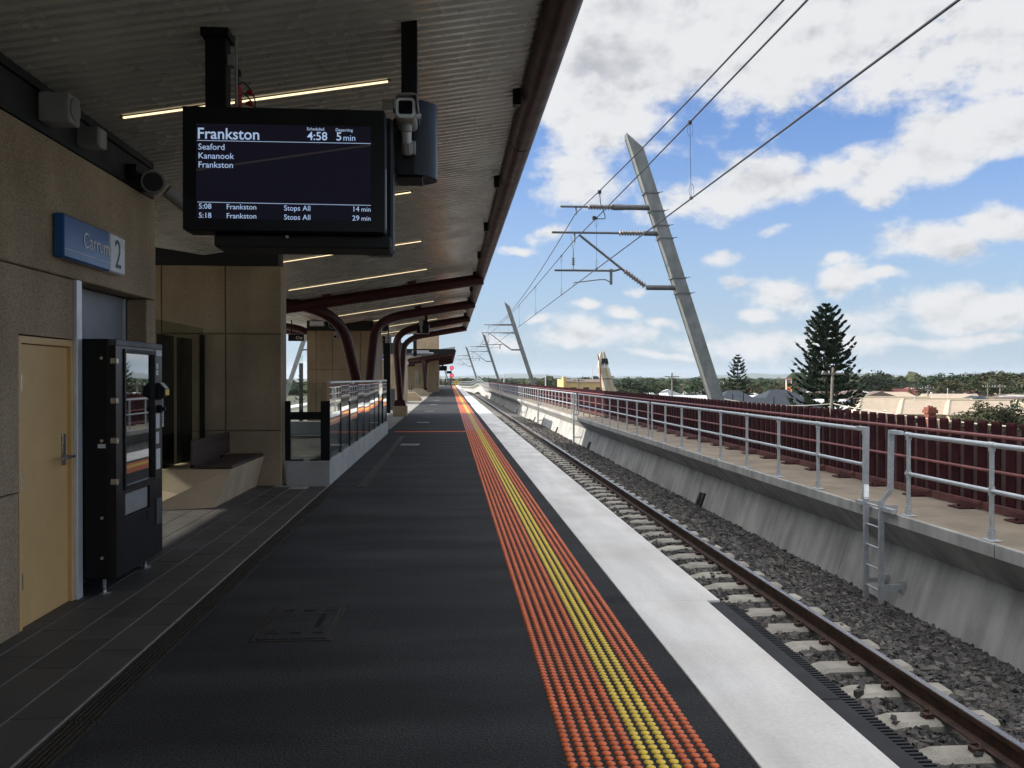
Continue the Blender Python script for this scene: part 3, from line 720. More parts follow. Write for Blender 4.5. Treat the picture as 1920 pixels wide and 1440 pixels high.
# ------------------------------------------------------------------ overhead line masts
def mast(Y, sx=1, xo=0.0, label='', far=False, topz=9.02):
    t_ = thing('overhead_mast', label, 'mast', (sx*7.86+xo+cx(Y), Y, -1.6), 'leaning overhead line masts')
    X = lambda x: sx*x+xo+cx(Y)
    z0, z1 = -1.6, topz
    def ax(z): return 8.13-(z-1.0)*.329
    w = .185
    pl = MB()
    # leaning box with the top cut to a point on the track side
    b = [(ax(z0)-w, z0), (ax(z0)+w, z0), (ax(z1-.44)+w, z1-.44), (ax(z1)-w, z1)]
    dpt = .19
    i = len(pl.v)
    for yy in (Y-dpt, Y+dpt): pl.v += [(X(x), yy, z) for (x, z) in b]
    pl.f += [(i, i+1, i+2, i+3), (i+7, i+6, i+5, i+4)]+[(i+j, i+4+j, i+4+(j+1) % 4, i+(j+1) % 4) for j in range(4)]
    ob('pole', pl, m_mast, t_)
    if True:
        rb = MB()
        # raised flange lips along the track-side face
        for yy in (Y-dpt-.012, Y+dpt-.03):
            i = len(rb.v); q = [(ax(z0)-w-.02, z0), (ax(z0)-w+.03, z0), (ax(z1-.1)-w+.03, z1-.1), (ax(z1-.1)-w-.02, z1-.1)]
            for dy in (0, .042): rb.v += [(X(x), yy+dy, z) for (x, z) in q]
            rb.f += [(i, i+1, i+2, i+3), (i+7, i+6, i+5, i+4)]+[(i+j, i+4+j, i+4+(j+1) % 4, i+(j+1) % 4) for j in range(4)]
        ob('flange', rb, m_mast, t_)
    n = 6 if far else 10
    P = lambda x, z, dy=0: (X(x), Y+dy, z)
    za, zb, zc_, zd = 6.82, 6.04, 4.40, 4.90
    a1 = ob('feeder_arm', MB().tube([P(4.92, za), P(ax(za)-w+.02, za)], .082, n).tube([P(4.92, za), P(5.22, za)], .092, n), m_arm, t_, smooth=True)
    ob('insulator', MB().ribbed(P(4.16, za), P(4.92, za), .045, .095, 5 if far else 9, n), m_por, a1, smooth=True)
    ob('end_tube', MB().tube([P(3.33, za), P(4.18, za)], .034, n), m_arm, a1, smooth=True)
    a2 = ob('cantilever_tube', MB().tube([P(3.07, zb), P(5.12, zb)], .036, n), m_arm, t_, smooth=True)
    ob('insulator', MB().ribbed(P(5.10, zb), P(5.86, zb), .042, .085, 5 if far else 9, n), m_por, a2, smooth=True)
    ob('socket', MB().tube([P(5.88, zb), P(ax(zb)-w+.02, zb)], .075, n), m_arm, a2, smooth=True)
    a3 = ob('diagonal_strut', MB().tube([P(3.90, 5.97), P(5.30, 4.88)], .038, n), m_arm, t_, smooth=True)
    ob('insulator', MB().ribbed(P(5.28, 4.90), P(5.92, 4.44), .042, .085, 5 if far else 8, n), m_por, a3, smooth=True)
    ob('socket', MB().tube([P(5.95, zc_), P(ax(zc_)-w+.02, zc_)], .078, n), m_arm, a3, smooth=True)
    a4 = ob('registration_tube', MB().tube([P(3.15, zd), P(4.98, zd), P(5.18, zd+.06)], .034, n), m_arm, t_, smooth=True)
    ob('drop_bracket', MB().box(min(X(4.83), X(4.91)), max(X(4.83), X(4.91)), Y-.03, Y+.03, zd-.42, zd+.05), m_arm, a4)
    ob('steady_arm', MB().tube([P(4.87, zd-.36), P(4.70, zd-.27), P(4.55, zd-.27), P(3.74, zd-.37), P(3.73, zd-.47)], .016, 6), m_arm, a4)
    ob('hanger', MB().tube([P(3.72, zd), P(3.72, zd+.60)], .014, 5).ribbed(P(3.72, zd+.15), P(3.72, zd+.40), .02, .05, 4, 7).tube([P(3.72, zd+.58), P(3.6, zd+.98, -.35)], .006, 4).tube([P(3.72, zd+.58), P(3.84, zd+1.02, .35)], .006, 4), m_arm, a4)
    ob('wire_clamp', MB().tube([P(3.80, za), P(3.80, za-.24)], .025, 6).tube([P(3.76, zb), P(3.76, zb-.30)], .025, 6), m_arm, t_)
    if not far:
        cb_ = MB()
        for z in (za+.42, za-.12, zb+.22, zb-.16, zc_+.28, zc_-.18):
            x = ax(z)
            cb_.box(x-w-.05, x+w+.04, Y-dpt-.022, Y-dpt-.004, z-.018, z+.018).box(x-w-.05, x-w-.03, Y-dpt, Y+dpt+.02, z-.018, z+.018).box(x+w+.02, x+w+.04, Y-dpt, Y+dpt+.02, z-.018, z+.018)
            cb_.tube([(x+w+.03, Y-dpt-.015, z), (x+w+.15, Y-dpt-.015, z+.03)], .012, 5).tube([(x-w-.08, Y-dpt-.015, z-.05), (x-w+.02, Y-dpt-.015, z)], .022, 6)
        if sx == 1 and xo == 0: ob('clamp_band', cb_, m_arm, t_)
    return t_
SP = 57.0
names = ['first, largest leaning grey steel overhead line mast rising behind the maroon fence', 'second leaning grey mast along the fence, beyond the big one', 'third leaning grey mast along the row, above the far fence',
         'fourth leaning grey mast along the row, half way down the distant line', 'fifth leaning grey mast along the row, near the bend of the parapet', 'sixth small leaning grey mast, last but one at the bend', 'last tiny leaning grey mast beside the red signal lights']
for k in range(7): mast(25.55+SP*k, 1, 0, names[k], far=k > 0)
mast(84, -1, -7.4, 'leaning grey mast of the opposite platform seen between the tan walls', far=True)
mast(141, -1, -7.4, 'smaller leaning grey mast of the opposite platform farther down the line', far=True)
mast(27, -1, -7.4, 'leaning grey mast of the opposite platform hidden behind the station walls', far=True)

# overhead wires
def span_pts(y0, y1, x0, x1, z0, z1, sag, n=14):
    out = []
    for k in range(n+1):
        q = k/n; Y = y0+(y1-y0)*q; out.append((x0+(x1-x0)*q+cx(Y)*0, Y, z0+(z1-z0)*q-4*sag*q*(1-q)))
    return out
def run(z, sag, xs):
    pts = []
    ys_ = [25.55+SP*k for k in range(-1, 7)]
    for k in range(len(ys_)-1):
        x0, x1 = xs[k % 2]+cx(ys_[k]), xs[(k+1) % 2]+cx(ys_[k+1])
        s = span_pts(ys_[k], ys_[k+1], x0, x1, z, z, sag)
        pts += s if k == 0 else s[1:]
    return pts
XS = {'f': (3.82, 3.78), 'm': (3.66, 3.72), 'c': (3.72, 3.72)}
fw = ob('feeder_wire', MB().tube(run(6.60, .80, (3.82, 3.78)), .0135, 6), m_wire); tag(fw, 'topmost black overhead wire hung from the upper arms of the masts', 'overhead wire', 'overhead wires')
cw = ob('contact_wire', MB().tube(run(4.43, .0, (3.74, 3.73)), .0130, 6), m_wire); tag(cw, 'lowest, straightest black overhead wire running above the track', 'overhead wire', 'overhead wires')
mw = ob('messenger_wire', MB().tube(run(5.80, .27, (3.62, 3.74)), .0130, 6), m_wire); tag(mw, 'middle black overhead wire carrying thin droppers to the wire below', 'overhead wire', 'overhead wires')
for k in range(-1, 3):
    for q in (.05, .20, .35, .5, .65, .78, .93):
        Y = 25.55+SP*(k+q)
        if Y < 4: continue
        zt = 5.80-4*.27*q*(1-q); x = 3.62+(3.74-3.62)*(q if k % 2 else 1-q)
        d = MB().tube([(x, Y, zt), (3.735, Y, 4.44)], .0042, 4)
        lp = [(x+.0, Y-.002, zt)]+[(x-.045*math.sin(a), Y-.02, zt-.13+.10*math.cos(a)) for a in np.linspace(.3, 5.9, 9)]
        if Y < 60: d.tube(lp, .003, 4).tube([(3.735-.04*math.sin(a), Y-.02, 4.56+.10*math.cos(a)) for a in np.linspace(0, 6.2, 9)], .003, 4).box(x-.025, x+.025, Y-.03, Y+.03, zt-.03, zt+.02).box(3.715, 3.755, Y-.03, Y+.03, 4.42, 4.46)
        ob('dropper', d, m_wire, mw)
jy = 21.5
ob('jumper', MB().tube(fillet([(3.80, jy, 6.42), (3.83, jy, 6.05), (3.95, jy+.1, 5.85), (3.98, jy+.1, 5.72), (3.70, jy, 5.70)], .3, 5), .012, 5).box(3.76, 3.84, jy-.05, jy+.05, 6.34, 6.42).box(3.62, 3.70, jy-.05, jy+.05, 5.68, 5.76), m_wire, mw)

# ================================================================== CANOPY
CY0, CY1 = -4.0, 42.2
XV, XR, XL = -3.70, .78, -9.3
def soff(x): return 4.106+.163*x if x >= XV else 3.503+.163*(XV-x)
ca = thing('station_canopy', 'long butterfly canopy with ribbed metal soffit and rounded maroon edge over the platform', 'canopy', (-3.7, 20, 0))
PIT = .115
def soffit_mesh(xa, xb, n=10):
    m = MB(); pr = []
    for k in range(n):
        y = k*PIT
        pr += [(y, 0), (y+.040, 0), (y+.056, .026), (y+.099, .026)]
    pr.append((n*PIT, 0))
    for (y, d) in pr:
        for x in (xa, xb): m.v.append((x, y, soff(x if x != XV else XV)+d))
    for j in range(len(pr)-1): m.f.append((2*j, 2*j+1, 2*j+3, 2*j+2))
    return m
def mesh_of(m, name, mt):
    me = bpy.data.meshes.new(name); me.from_pydata(m.v, [], m.f); me.materials.append(mt); return me
sR = mesh_of(soffit_mesh(XV, XR), 'soffit_sheet', m_soff); sL = mesh_of(soffit_mesh(XL, XV), 'soffit_sheet', m_soff)
k = 0
while CY0+k*1.15 < CY1-.5:
    for me in (sR, sL):
        o = bpy.data.objects.new('soffit_sheet', me); COL.objects.link(o); o.parent = ca; o.location = Vector((0, CY0+k*1.15, 0))-Vector(ca.location)
    k += 1
def roofslab(y0, y1, xr=XR+.03, t0=.06, t1=.30):
    return MB().prism([(XL, soff(XL)+t0), (XV, soff(XV)+t0), (xr, soff(XR)+t0), (xr, soff(XR)+t1), (XV, soff(XV)+t1), (XL, soff(XL)+t1)], y0, y1)
ob('roof', roofslab(CY0, CY1), m_roof, ca)
# rounded edge: one long tube per bay between frames
edges = [CY0, 3, 9, 14.8, 20.5, 27.3, 34.0, 40.7, CY1]
for a, b in zip(edges[:-1], edges[1:]):
    ob('edge_gutter', MB().tube([(XR-.02, a+.01, 4.17), (XR-.02, b-.01, 4.17)], .125, 16), m_maroon, ca, smooth=True)
ob('shade_fascia', MB().box(XL-.10, XL, CY0, CY1, 3.50, soff(XL)+.3), m_maroon, ca)  # added deep fascia, out of view, to keep low sun off the platform
for k in range(10):
    Y = 4.0+3.25*k+.3
    ob('edge_bracket', MB().box(XR-.22, XR-.155, Y-.045, Y+.045, 4.06, 4.22), m_black, ca)
rT = .135
def frame_right(base, Yt, xb=-2.12, top=.80):
    p = [(xb, base, .66), (xb-.12 if Yt < base else xb, Yt-.15*(1 if Yt > base else -1), 2.75), (xb+.35, Yt, 3.66), (top, Yt, 4.10)]
    p = [(xb, base+(.05 if Yt > base else -.05), .6), (xb-.02, Yt, 3.52), (top, Yt, 4.03)]
    pp = fillet(p, .95, 10)
    return ob('curved_column', MB().tube(pp, rT, 14), m_maroon, ca, smooth=True)
frame_right(24.0, 27.3, -2.32); frame_right(37.3, 34.0, -2.14); frame_right(37.3, 40.7, -2.14)
def frame_left(base, Yt, xb=-5.3, top=-9.1):
    p = [(xb, base+(.05 if Yt > base else -.05), .6), (xb+.02, Yt, 3.52), (top, Yt, 4.05)]
    return ob('curved_column', MB().tube(fillet(p, .95, 10), rT, 12), m_maroon, ca, smooth=True)
frame_left(37.3, 34.0); frame_left(37.3, 40.7); frame_left(24.0, 27.3)
# leaning column of the first frame and the straight beam over it
ob('curved_column', MB().tube(fillet([(-2.32, 23.9, .5), (-2.62, 20.6, 3.28), (-5.6, 20.5, 3.62)], 1.1, 10), rT, 14), m_maroon, ca, smooth=True)
ob('beam', MB().tube([(.80, 20.5, 4.03), (-4.4, 20.5, 3.22)], rT, 14), m_maroon, ca, smooth=True)
for (x, Y) in ((-.9, 20.5), (-1.0, 27.3), (-1.0, 34), (-2.9, 20.5)):
    ob('packer', MB().box(x-.10, x+.10, Y-.08, Y+.08, soff(x)-.16, soff(x)+.02), m_maroon, ca)
def plinth(x, Y, label):
    t_ = thing('column_plinth', label, 'plinth', (x, Y, 0))
    ob('concrete_block', MB().bbox(x-.30, x+.30, Y-.42, Y+.42, .001, .45, .02), m_tan, t_)
    m = MB(); i = 0
    for (h, z) in ((.26, .45), (.20, .70)):
        m.v += [(x-h, Y-h*1.4, z), (x+h, Y-h*1.4, z), (x+h, Y+h*1.4, z), (x-h, Y+h*1.4, z)]
    m.f += [(3, 2, 1, 0), (4, 5, 6, 7), (0, 1, 5, 4), (1, 2, 6, 5), (2, 3, 7, 6), (3, 0, 4, 7)]
    ob('steel_shoe', m, m_maroon, t_)
plinth(-2.14, 37.3, 'tan concrete plinth with maroon steel shoe under the forked canopy columns')
plinth(-5.3, 37.3, 'concrete plinth with maroon shoe under the opposite platform columns')
plinth(-2.40, 24.0, 'concrete plinth with maroon shoe beside the stair balustrade')

# strip lights
light_names = {6.88: 'long lit strip light in the soffit just behind the departure screen', 10.95: 'second lit strip light in the soffit, mostly hidden by the departure screen', 14.85: 'third lit strip light on the soffit, below the departure screen',
               18.65: 'fourth lit strip light on the soffit, before the first maroon beam', 22.5: 'fifth lit strip light, above the first maroon beam', 26.4: 'sixth lit strip light, behind the tall curved column', 30.3: 'seventh lit strip light beyond the curved column', 34.2: 'eighth lit strip light deep under the canopy', 38.1: 'last lit strip light near the end of the canopy', 2.0: 'lit strip light over the front of the platform'}
for Y, lb in light_names.items():
    t_ = thing('strip_light', lb, 'strip light', (-1.5, Y, soff(-1.5)), 'strip lights along the soffit')
    for nm, w, z0, z1, mt, e in (('housing', .017, -.004, .012, m_blackmatt, .02), ('diffuser', .011, -.014, -.0045, m_lamp, 0)):
        x0, x1 = (-2.54 if Y < 12 else -3.45)-e, -.49+e; m = MB(); i = 0
        for yy in (Y-w, Y+w):
            for (x, z) in ((x0, z0), (x1, z0), (x1, z1), (x0, z1)): m.v.append((x, yy, soff(x)+z))
        m.f += [(0, 1, 2, 3), (7, 6, 5, 4)]+[(j, 4+j, 4+(j+1) % 4, (j+1) % 4) for j in range(4)]
        ob(nm, m, mt, t_)

cu = thing('ceiling_unit', 'small dark rectangular fitting fixed to the soffit below the departure screen', 'ceiling unit', (-1.2, 15.5, 3.9))
ob('case', MB().box(-1.44, -1.02, 15.42, 15.60, 3.835, 3.875), m_slate, cu); ob('stem', MB().box(-1.40, -1.36, 15.48, 15.54, 3.876, 3.93).box(-1.10, -1.06, 15.48, 15.54, 3.876, 3.95), m_slate, cu)
# ================================================================== STATION BUILDING with door and vending machine
WX = -2.76
sb = thing('station_building', 'tan precast concrete station building with a tan door and a dark alcove', 'building', (-4.5, 3, 0))
T_ = .18; gp = .006
def panel(y0, y1, z0, z1, x=WX): return ob('wall_panel', MB().bbox(x-T_, x, y0+gp, y1-gp, z0+gp, z1-gp, .008), m_tan, sb)
rows = [(.0, .915), (.915, 2.376)]
for (z0, z1) in rows: panel(-3.5, 1.4, z0, z1)
panel(1.4, 5.70, 0, .915)
ob('wall_panel', MB().prism([(1.406, .921), (5.694, .921), (5.694, 1.936), (6.496, 1.936), (6.496, 2.370), (1.406, 2.370)], WX-T_, WX, axis='x'), m_tan, sb)
for (y0, y1) in ((-3.5, 1.4), (1.4, 8.27)): panel(y0, y1, 2.376, 3.32)
for (z0, z1) in rows: panel(8.02, 8.27, z0, z1)
ob('joint_backing', MB().box(WX-.30, WX-.181, -3.5, 5.70, 0, 3.32).box(WX-.30, WX-.181, 5.70, 8.27, 2.376, 3.32).box(WX-.30, WX-.181, 5.70, 6.50, 1.93, 2.376), m_blackmatt, sb)
# end wall facing the recess, back wall, roof deck
for (x0, x1) in ((-6.4, -4.6), (-4.6, -2.945)):
    for (z0, z1) in rows+[(2.376, 3.32)]: ob('wall_panel', MB().bbox(x0+gp, x1-gp, 8.09, 8.27, z0+gp, z1-gp, .008), m_tan, sb)
ob('back_wall', MB().box(-6.6, -6.4, -3.5, 8.27, 0, 3.4), m_tan, sb)
ob('top_band', MB().box(-6.6, WX-.03, -3.5, 8.22, 3.322, 3.66), m_blackmatt, sb)
ob('band_flange', MB().box(WX-.03, WX+.0, -3.5, 8.22, 3.60, 3.66).box(WX-.03, WX-.0, -3.5, 8.22, 3.322, 3.36), m_black, sb)
# alcove
ob('alcove_lining', MB().box(-3.62, -3.58, 6.60, 8.02, 0, 2.376).box(-3.62, WX-.181, 6.589, 6.599, 0, 2.376).box(-3.62, WX-.181, 8.02, 8.045, 0, 2.376).box(-3.62, WX-.181, 6.60, 8.02, 2.372, 2.40), m_slate, sb)
m_infill = mat('infill_panel', (.20, .21, .235), (.175, .185, .205), rough=.5, scale=3)
ob('infill_panel', MB().box(-2.985, -2.962, 6.60, 8.02, 1.96, 2.371), m_infill, sb)
ob('alcove_trim', MB().box(-2.965, -2.945, 7.995, 8.02, 0, 2.37), m_alum, sb)
ob('jamb_trim', MB().bbox(WX-.10, WX+.025, 6.502, 6.588, .012, 2.374, .003), m_alum, sb)
# door
dr_ = ob('door', MB().bbox(WX-.065, WX-.030, 5.745, 6.468, .012, 1.875, .004), m_door, sb)
ob('door_frame', MB().box(WX-.16, WX-.004, 5.704, 5.742, .012, 1.925).box(WX-.16, WX-.004, 6.471, 6.497, .012, 1.925).box(WX-.16, WX-.004, 5.742, 6.471, 1.879, 1.925), m_door, sb)
hy = 6.385
hd = MB().bbox(WX-.03, WX-.016, hy-.024, hy+.024, 1.02, 1.25, .004)
hd.tube([(WX-.016, hy, 1.085), (WX+.04, hy, 1.085)], .011, 10).tube(fillet([(WX+.045, hy+.012, 1.085), (WX+.046, hy-.04, 1.085), (WX+.040, hy-.19, 1.08)], .02, 4), .010, 10)
ob('door_handle', hd, m_steel, dr_, smooth=True)
for z in (.33, .98, 1.62): ob('hinge', MB().tube([(WX-.012, 5.744, z-.055), (WX-.012, 5.744, z+.055)], .011, 8), m_steel, dr_, smooth=True)

# sign
sg = thing('platform_sign', 'blue Carrum 2 platform name sign on the tan wall above the alcove', 'sign', (-2.68, 6.7, 2.5))
def z_(u, v, X):  # height and Y of a pixel on the plane x = X
    d = _R*((u-960)/F)+_Up*((720-v)/F)+_Fp; k = X/d.x; p = Vector((0, 0, EYE))+d*k; return p.y, p.z
sy0, _a = z_(120, 397, -2.68); sy1, _b = z_(235, 470, -2.68); sym, _c = z_(207, 440, -2.68)
SZ0, SZ1 = 2.495, 2.805
ob('blue_panel', MB().bbox(WX, -2.682, sy0, sym, SZ0, SZ1, .012), m_blue, sg); ob('number_panel', MB().bbox(WX, -2.680, sym+.001, sy1, SZ0, SZ1, .012), m_signw, sg)
ob('seam_line', MB().box(-2.684, -2.6805, sy0+.015, sym-.01, SZ0+.062, SZ0+.065), m_alum, sg)
text('lettering', 'Carrum', .165, (-2.6795, sym-.018, SZ0+.118), FACE_X, m_signw, sg, 'RIGHT', sx=.92)
text('number', '2', .33, (-2.6785, (sym+sy1)/2, SZ0+.045), FACE_X, m_signink, sg, 'CENTER', sx=.85)

# loudspeakers and camera on the black band
s1 = thing('loudspeaker', 'grey box loudspeaker with round grille on the black beam above the wall', 'loudspeaker', (-2.66, 6.05, 3.4), 'box loudspeakers on the beam')
ob('case', MB().bbox(-2.79, -2.58, 6.02, 6.20, 3.40, 3.60, .012), m_speaker, s1); ob('grille', MB().disc((-2.578, 6.11, 3.50), (1, 0, 0), .078, .012, 20), m_grille, s1)
s2 = thing('loudspeaker', 'smaller grey box loudspeaker turned towards the camera on the black beam', 'loudspeaker', (-2.66, 6.6, 3.4), 'box loudspeakers on the beam')
ob('case', MB().bbox(-2.80, -2.63, 6.66, 6.80, 3.40, 3.55, .012), m_speaker, s2); ob('grille', MB().box(-2.795, -2.645, 6.645, 6.658, 3.41, 3.54), m_grille, s2)
def cctv_barrel(c, dvec, r, ln_, label, brk):
    t_ = thing('security_camera', label, 'security camera', c)
    c = Vector(c); d = Vector(dvec).normalized()
    ob('barrel', MB().tube([c, c-d*ln_*.2, c-d*ln_], [r, r*1.02, r*.92], 20), m_speaker, t_, smooth=True)
    ob('rim', MB().tube([c+d*.03, c-d*.01], [r*1.12, r*1.12], 20), m_grille, t_, smooth=True)
    ob('lens', MB().disc(c+d*.031, d, r*.94, .006, 20), m_blackmatt, t_)
    if brk: ob('mount', MB().tube(brk, r*.72, 14), m_speaker, t_, smooth=True)
    return t_
cctv_barrel((-2.60, 7.72, 3.37), (.35, -1, -.06), .088, .22, 'round grey barrel camera on the corner of the wall beside the screen', [(-2.52, 7.85, 3.33), (-2.32, 8.0, 3.16)])
tag(ob('camera_bracket', MB().box(-2.78, -2.70, 7.60, 7.95, 3.33, 3.50).tube([(-2.70, 7.75, 3.42), (-2.60, 7.80, 3.38)], .03, 8), m_black), 'black wall bracket carrying the round barrel camera', 'bracket')

# vending machine
vm = thing('vending_machine', 'black glass-fronted vending machine standing in the alcove beside the tan door', 'vending machine', (-2.9, 7.1, 0))
VX, VY0, VY1, VZ0, VZ1 = -2.50, 6.605, 7.64, .138, 1.945
ob('cabinet', MB().bbox(-3.40, VX-.055, VY0, VY1, VZ0, VZ1, .008), m_black, vm)
# front door frame with window and slot openings
fd = MB(); wy0, wy1, wz0, wz1 = 6.79, 7.425, .815, 1.845; sy_0, sy_1, sz0, sz1 = 6.79, 7.33, .575, .755
x0, x1 = VX-.054, VX
fd.box(x0, x1, VY0+.003, wy0, VZ0+.005, VZ1-.05).box(x0, x1, wy1, VY1-.003, VZ0+.005, VZ1-.05).box(x0, x1, wy0, wy1, wz1, VZ1-.05).box(x0, x1, wy0, wy1, sz1, wz0).box(x0, x1, sy_1, wy1, sz0, sz1).box(x0, x1, wy0, wy1, VZ0+.005, sz0)
fo = ob('front_door', fd, m_blacksat, vm)
ob('top_trim', MB().bbox(x0, x1+.004, VY0+.003, VY1-.003, VZ1-.049, VZ1-.002, .004), m_slate, vm)
ob('window_frame', MB().box(VX, VX+.010, wy0-.03, wy0, wz0-.03, wz1+.03).box(VX, VX+.010, wy1, wy1+.03, wz0-.03, wz1+.03).box(VX, VX+.010, wy0, wy1, wz1, wz1+.03).box(VX, VX+.010, wy0, wy1, wz0-.03, wz0), m_black, fo)
ob('window', MB().box(VX-.022, VX-.016, wy0, wy1, wz0, wz1), m_vglass, fo)
ob('delivery_flap', MB().bbox(VX-.035, VX-.018, sy_0+.004, sy_1-.004, sz0+.004, sz1-.004, .004), m_speaker, fo)
for z in (1.78, 1.48, 1.18, .87): ob('hinge', MB().bbox(VX-.04, VX+.012, VY0-.006, VY0+.03, z-.022, z+.022, .004), m_steel, vm)
for k, z in enumerate((1.80, 1.18, .60, .30)): ob('bolt', MB().tube([(-2.60, VY0, z), (-2.60, VY0-.012, z)], .012, 10), m_steel, vm, smooth=True)
ob('maker_plate', MB().box(-2.63, -2.575, VY0-.004, VY0, 1.125, 1.155), m_alum, vm)
cr = ob('card_reader', MB().prism([(VX, 1.46), (VX+.075, 1.50), (VX+.075, 1.56), (VX+.03, 1.61), (VX, 1.61)], 7.475, 7.595), m_black, vm)
ob('reader_pad', MB().box(VX+.076, VX+.080, 7.49, 7.58, 1.505, 1.555), m_yel, cr); ob('reader_screen', MB().quadf([(VX+.0765, 7.49, 1.562), (VX+.0765, 7.58, 1.562), (VX+.033, 7.58, 1.611), (VX+.033, 7.49, 1.611)]), m_signw, cr)
ob('coin_knob', MB().tube([(VX, 7.54, 1.385), (VX+.035, 7.54, 1.385)], .035, 14).tube([(VX+.035, 7.54, 1.385), (VX+.06, 7.54, 1.385)], .018, 10), m_black, vm, smooth=True)
for (a, b, c, d) in ((7.49, 7.63, 1.84, 1.89), (7.49, 7.54, 1.73, 1.775), (7.49, 7.54, 1.675, 1.72), (7.48, 7.57, 1.22, 1.35), (7.48, 7.555, 1.09, 1.19), (7.48, 7.585, .87, 1.045)):
    ob('notice', MB().box(VX+.0005, VX+.002, a, b, c, d), m_lab, vm)
ob('coin_return', MB().bbox(VX-.01, VX+.008, 7.475, 7.60, .40, .62, .01), m_slate, vm)
for (fx, fy) in ((-2.62, 6.69), (-2.62, 7.56), (-3.3, 6.69), (-3.3, 7.56)):
    ob('foot', MB().tube([(fx, fy, .018), (fx, fy, VZ0)], .016, 10).tube([(fx, fy, .016), (fx, fy, .03)], .05, 12), m_steel, vm, smooth=True)
# goods on the shelves behind the glass
for r, z in enumerate((.86, 1.06, 1.26, 1.46, 1.66)):
    ob('shelf', MB().box(-3.2, VX-.09, wy0, wy1, z, z+.012), m_slate, vm)

# recess: tan cross wall, glass screen, bench
cwl = thing('cross_wall', 'tan concrete cross wall with panel joints and black head behind the bench', 'wall', (-3.6, 13.2, 0))
CW = 13.22
xs = [-6.4, -5.27, -4.33, -3.39, -2.56]
zs = [0, .85, 2.32, 3.36]
for a, b in zip(xs[:-1], xs[1:]):
    for c, d in zip(zs[:-1], zs[1:]): ob('wall_panel', MB().bbox(a+.007, b-.007 if b < -2.6 else b, CW, CW+.2, c+.007, d-.007, .008), m_tan, cwl)
ob('wall_core', MB().box(-6.4, -2.565, CW+.05, CW+.44, 0, 3.36), m_tan, cwl)
ob('head_band', MB().prism([(-6.4, 3.362), (-2.60, 3.362), (-2.60, soff(-2.6)+.02), (XV, soff(XV)+.02), (-6.4, soff(-6.4)+.02)], CW+.02, CW+.40), m_blackmatt, cwl)
gs = thing('glass_screen', 'glass wind screen with rounded corner and dark posts beside the bench', 'screen', (-3.72, 12, 0))
pts = [(11.05, .02), (13.2, .02), (13.2, 2.40)]+[(11.17-.12*math.sin(a), 2.28+.12*math.cos(a)) for a in np.linspace(0, math.pi/2, 6)]
ob('pane', MB().prism(pts, -3.726, -3.712, axis='x'), m_glassdk, gs)
ob('dark_post', MB().box(-3.80, -3.73, 11.42, 11.88, .02, 2.22), m_black, gs); ob('dark_post', MB().box(-3.80, -3.73, 12.22, 12.70, .02, 2.22), m_black, gs)
ob('edge_channel', MB().box(-3.75, -3.69, 13.12, 13.21, .02, 2.30), m_black, gs)
nt = ob('priority_notice', MB().box(-3.711, -3.709, 11.27, 11.40, 1.02, 1.56), m_lab, gs)
m = MB(); tor = [( -3.7075, 11.335+.045*math.cos(a), 1.34+.075*math.sin(a)) for a in np.linspace(0, 2*math.pi, 20)]
m.tube(tor, .006, 5, cap=False); m.box(-3.7085, -3.7068, 11.325, 11.345, 1.31, 1.37)
for k in range(4): m.box(-3.7085, -3.7068, 11.295, 11.375-.01*(k % 2), 1.08+k*.035, 1.092+k*.035)
ob('symbol', m, m_signink, nt)
be = thing('concrete_bench', 'sculpted tan concrete bench with dark timber seat and backrest below the cross wall', 'bench', (-3.2, 12, 0))
m = MB()
b_ = [(-3.78, 10.75), (-2.96, 11.02), (-2.93, 13.2), (-3.70, 13.2)]; t__ = [(-3.78, 11.28), (-2.84, 11.28), (-2.81, 13.2), (-3.70, 13.2)]
m.v += [(x, y, .012) for (x, y) in b_]+[(x, y, .468) for (x, y) in t__]
m.f += [(3, 2, 1, 0), (4, 5, 6, 7), (0, 1, 5, 4), (1, 2, 6, 5), (2, 3, 7, 6), (3, 0, 4, 7)]
ob('base', m, m_tan2, be)
ob('seat', MB().bbox(-3.30, -2.82, 11.33, 13.19, .470, .512, .008), m_timber, be)
ob('backrest', MB().bbox(-3.352, -3.318, 11.33, 13.19, .52, .84, .008), m_timber, be)
ob('back_bracket', MB().box(-3.39, -3.354, 11.45, 11.53, .47, .82).box(-3.39, -3.354, 12.9, 12.98, .47, .82), m_black, be)

# ------------------------------------------------------------------ stair balustrade
bs = thing('stair_balustrade', 'glass balustrade with black posts on a low concrete kerb around the stairs', 'balustrade', (-2.2, 18, 0))
ob('kerb', MB().bbox(-2.5, -1.83, 13.26, 13.46, .001, .38, .01), m_kerb, bs)
for k in range(6):
    a = 13.47+k*1.99; ob('kerb', MB().bbox(-2.02, -1.832, a, a+1.98, .001, .38, .008), m_kerb, bs)
ob('kerb', MB().bbox(-6.0, -1.834, 25.42, 25.6, .001, .38, .01), m_kerb, bs)
for (a, b) in ((-2.52, -2.44), (-1.98, -1.84)): ob('front_post', MB().bbox(a, b, 13.30, 13.36, .38, 1.30, .004), m_black, bs)
ob('front_bar', MB().bbox(-2.44, -1.98, 13.31, 13.35, 1.01, 1.13, .004), m_black, bs)
m = MB()
for x in (-2.40, -2.35, -2.07, -2.02):
    for z in (1.04, 1.10): m.tube([(x, 13.312, z), (x, 13.304, z)], .007, 8)
ob('bar_bolts', m, m_slate, bs, kind='stuff')
ob('foot_plate', MB().box(-2.44, -2.25, 13.28, 13.38, .381, .40).box(-2.14, -1.98, 13.28, 13.38, .381, .40), m_black, bs)
ob('front_pane', MB().box(-2.5, -1.90, 13.385, 13.397, .40, 1.575), m_glass, bs)
npan = 9
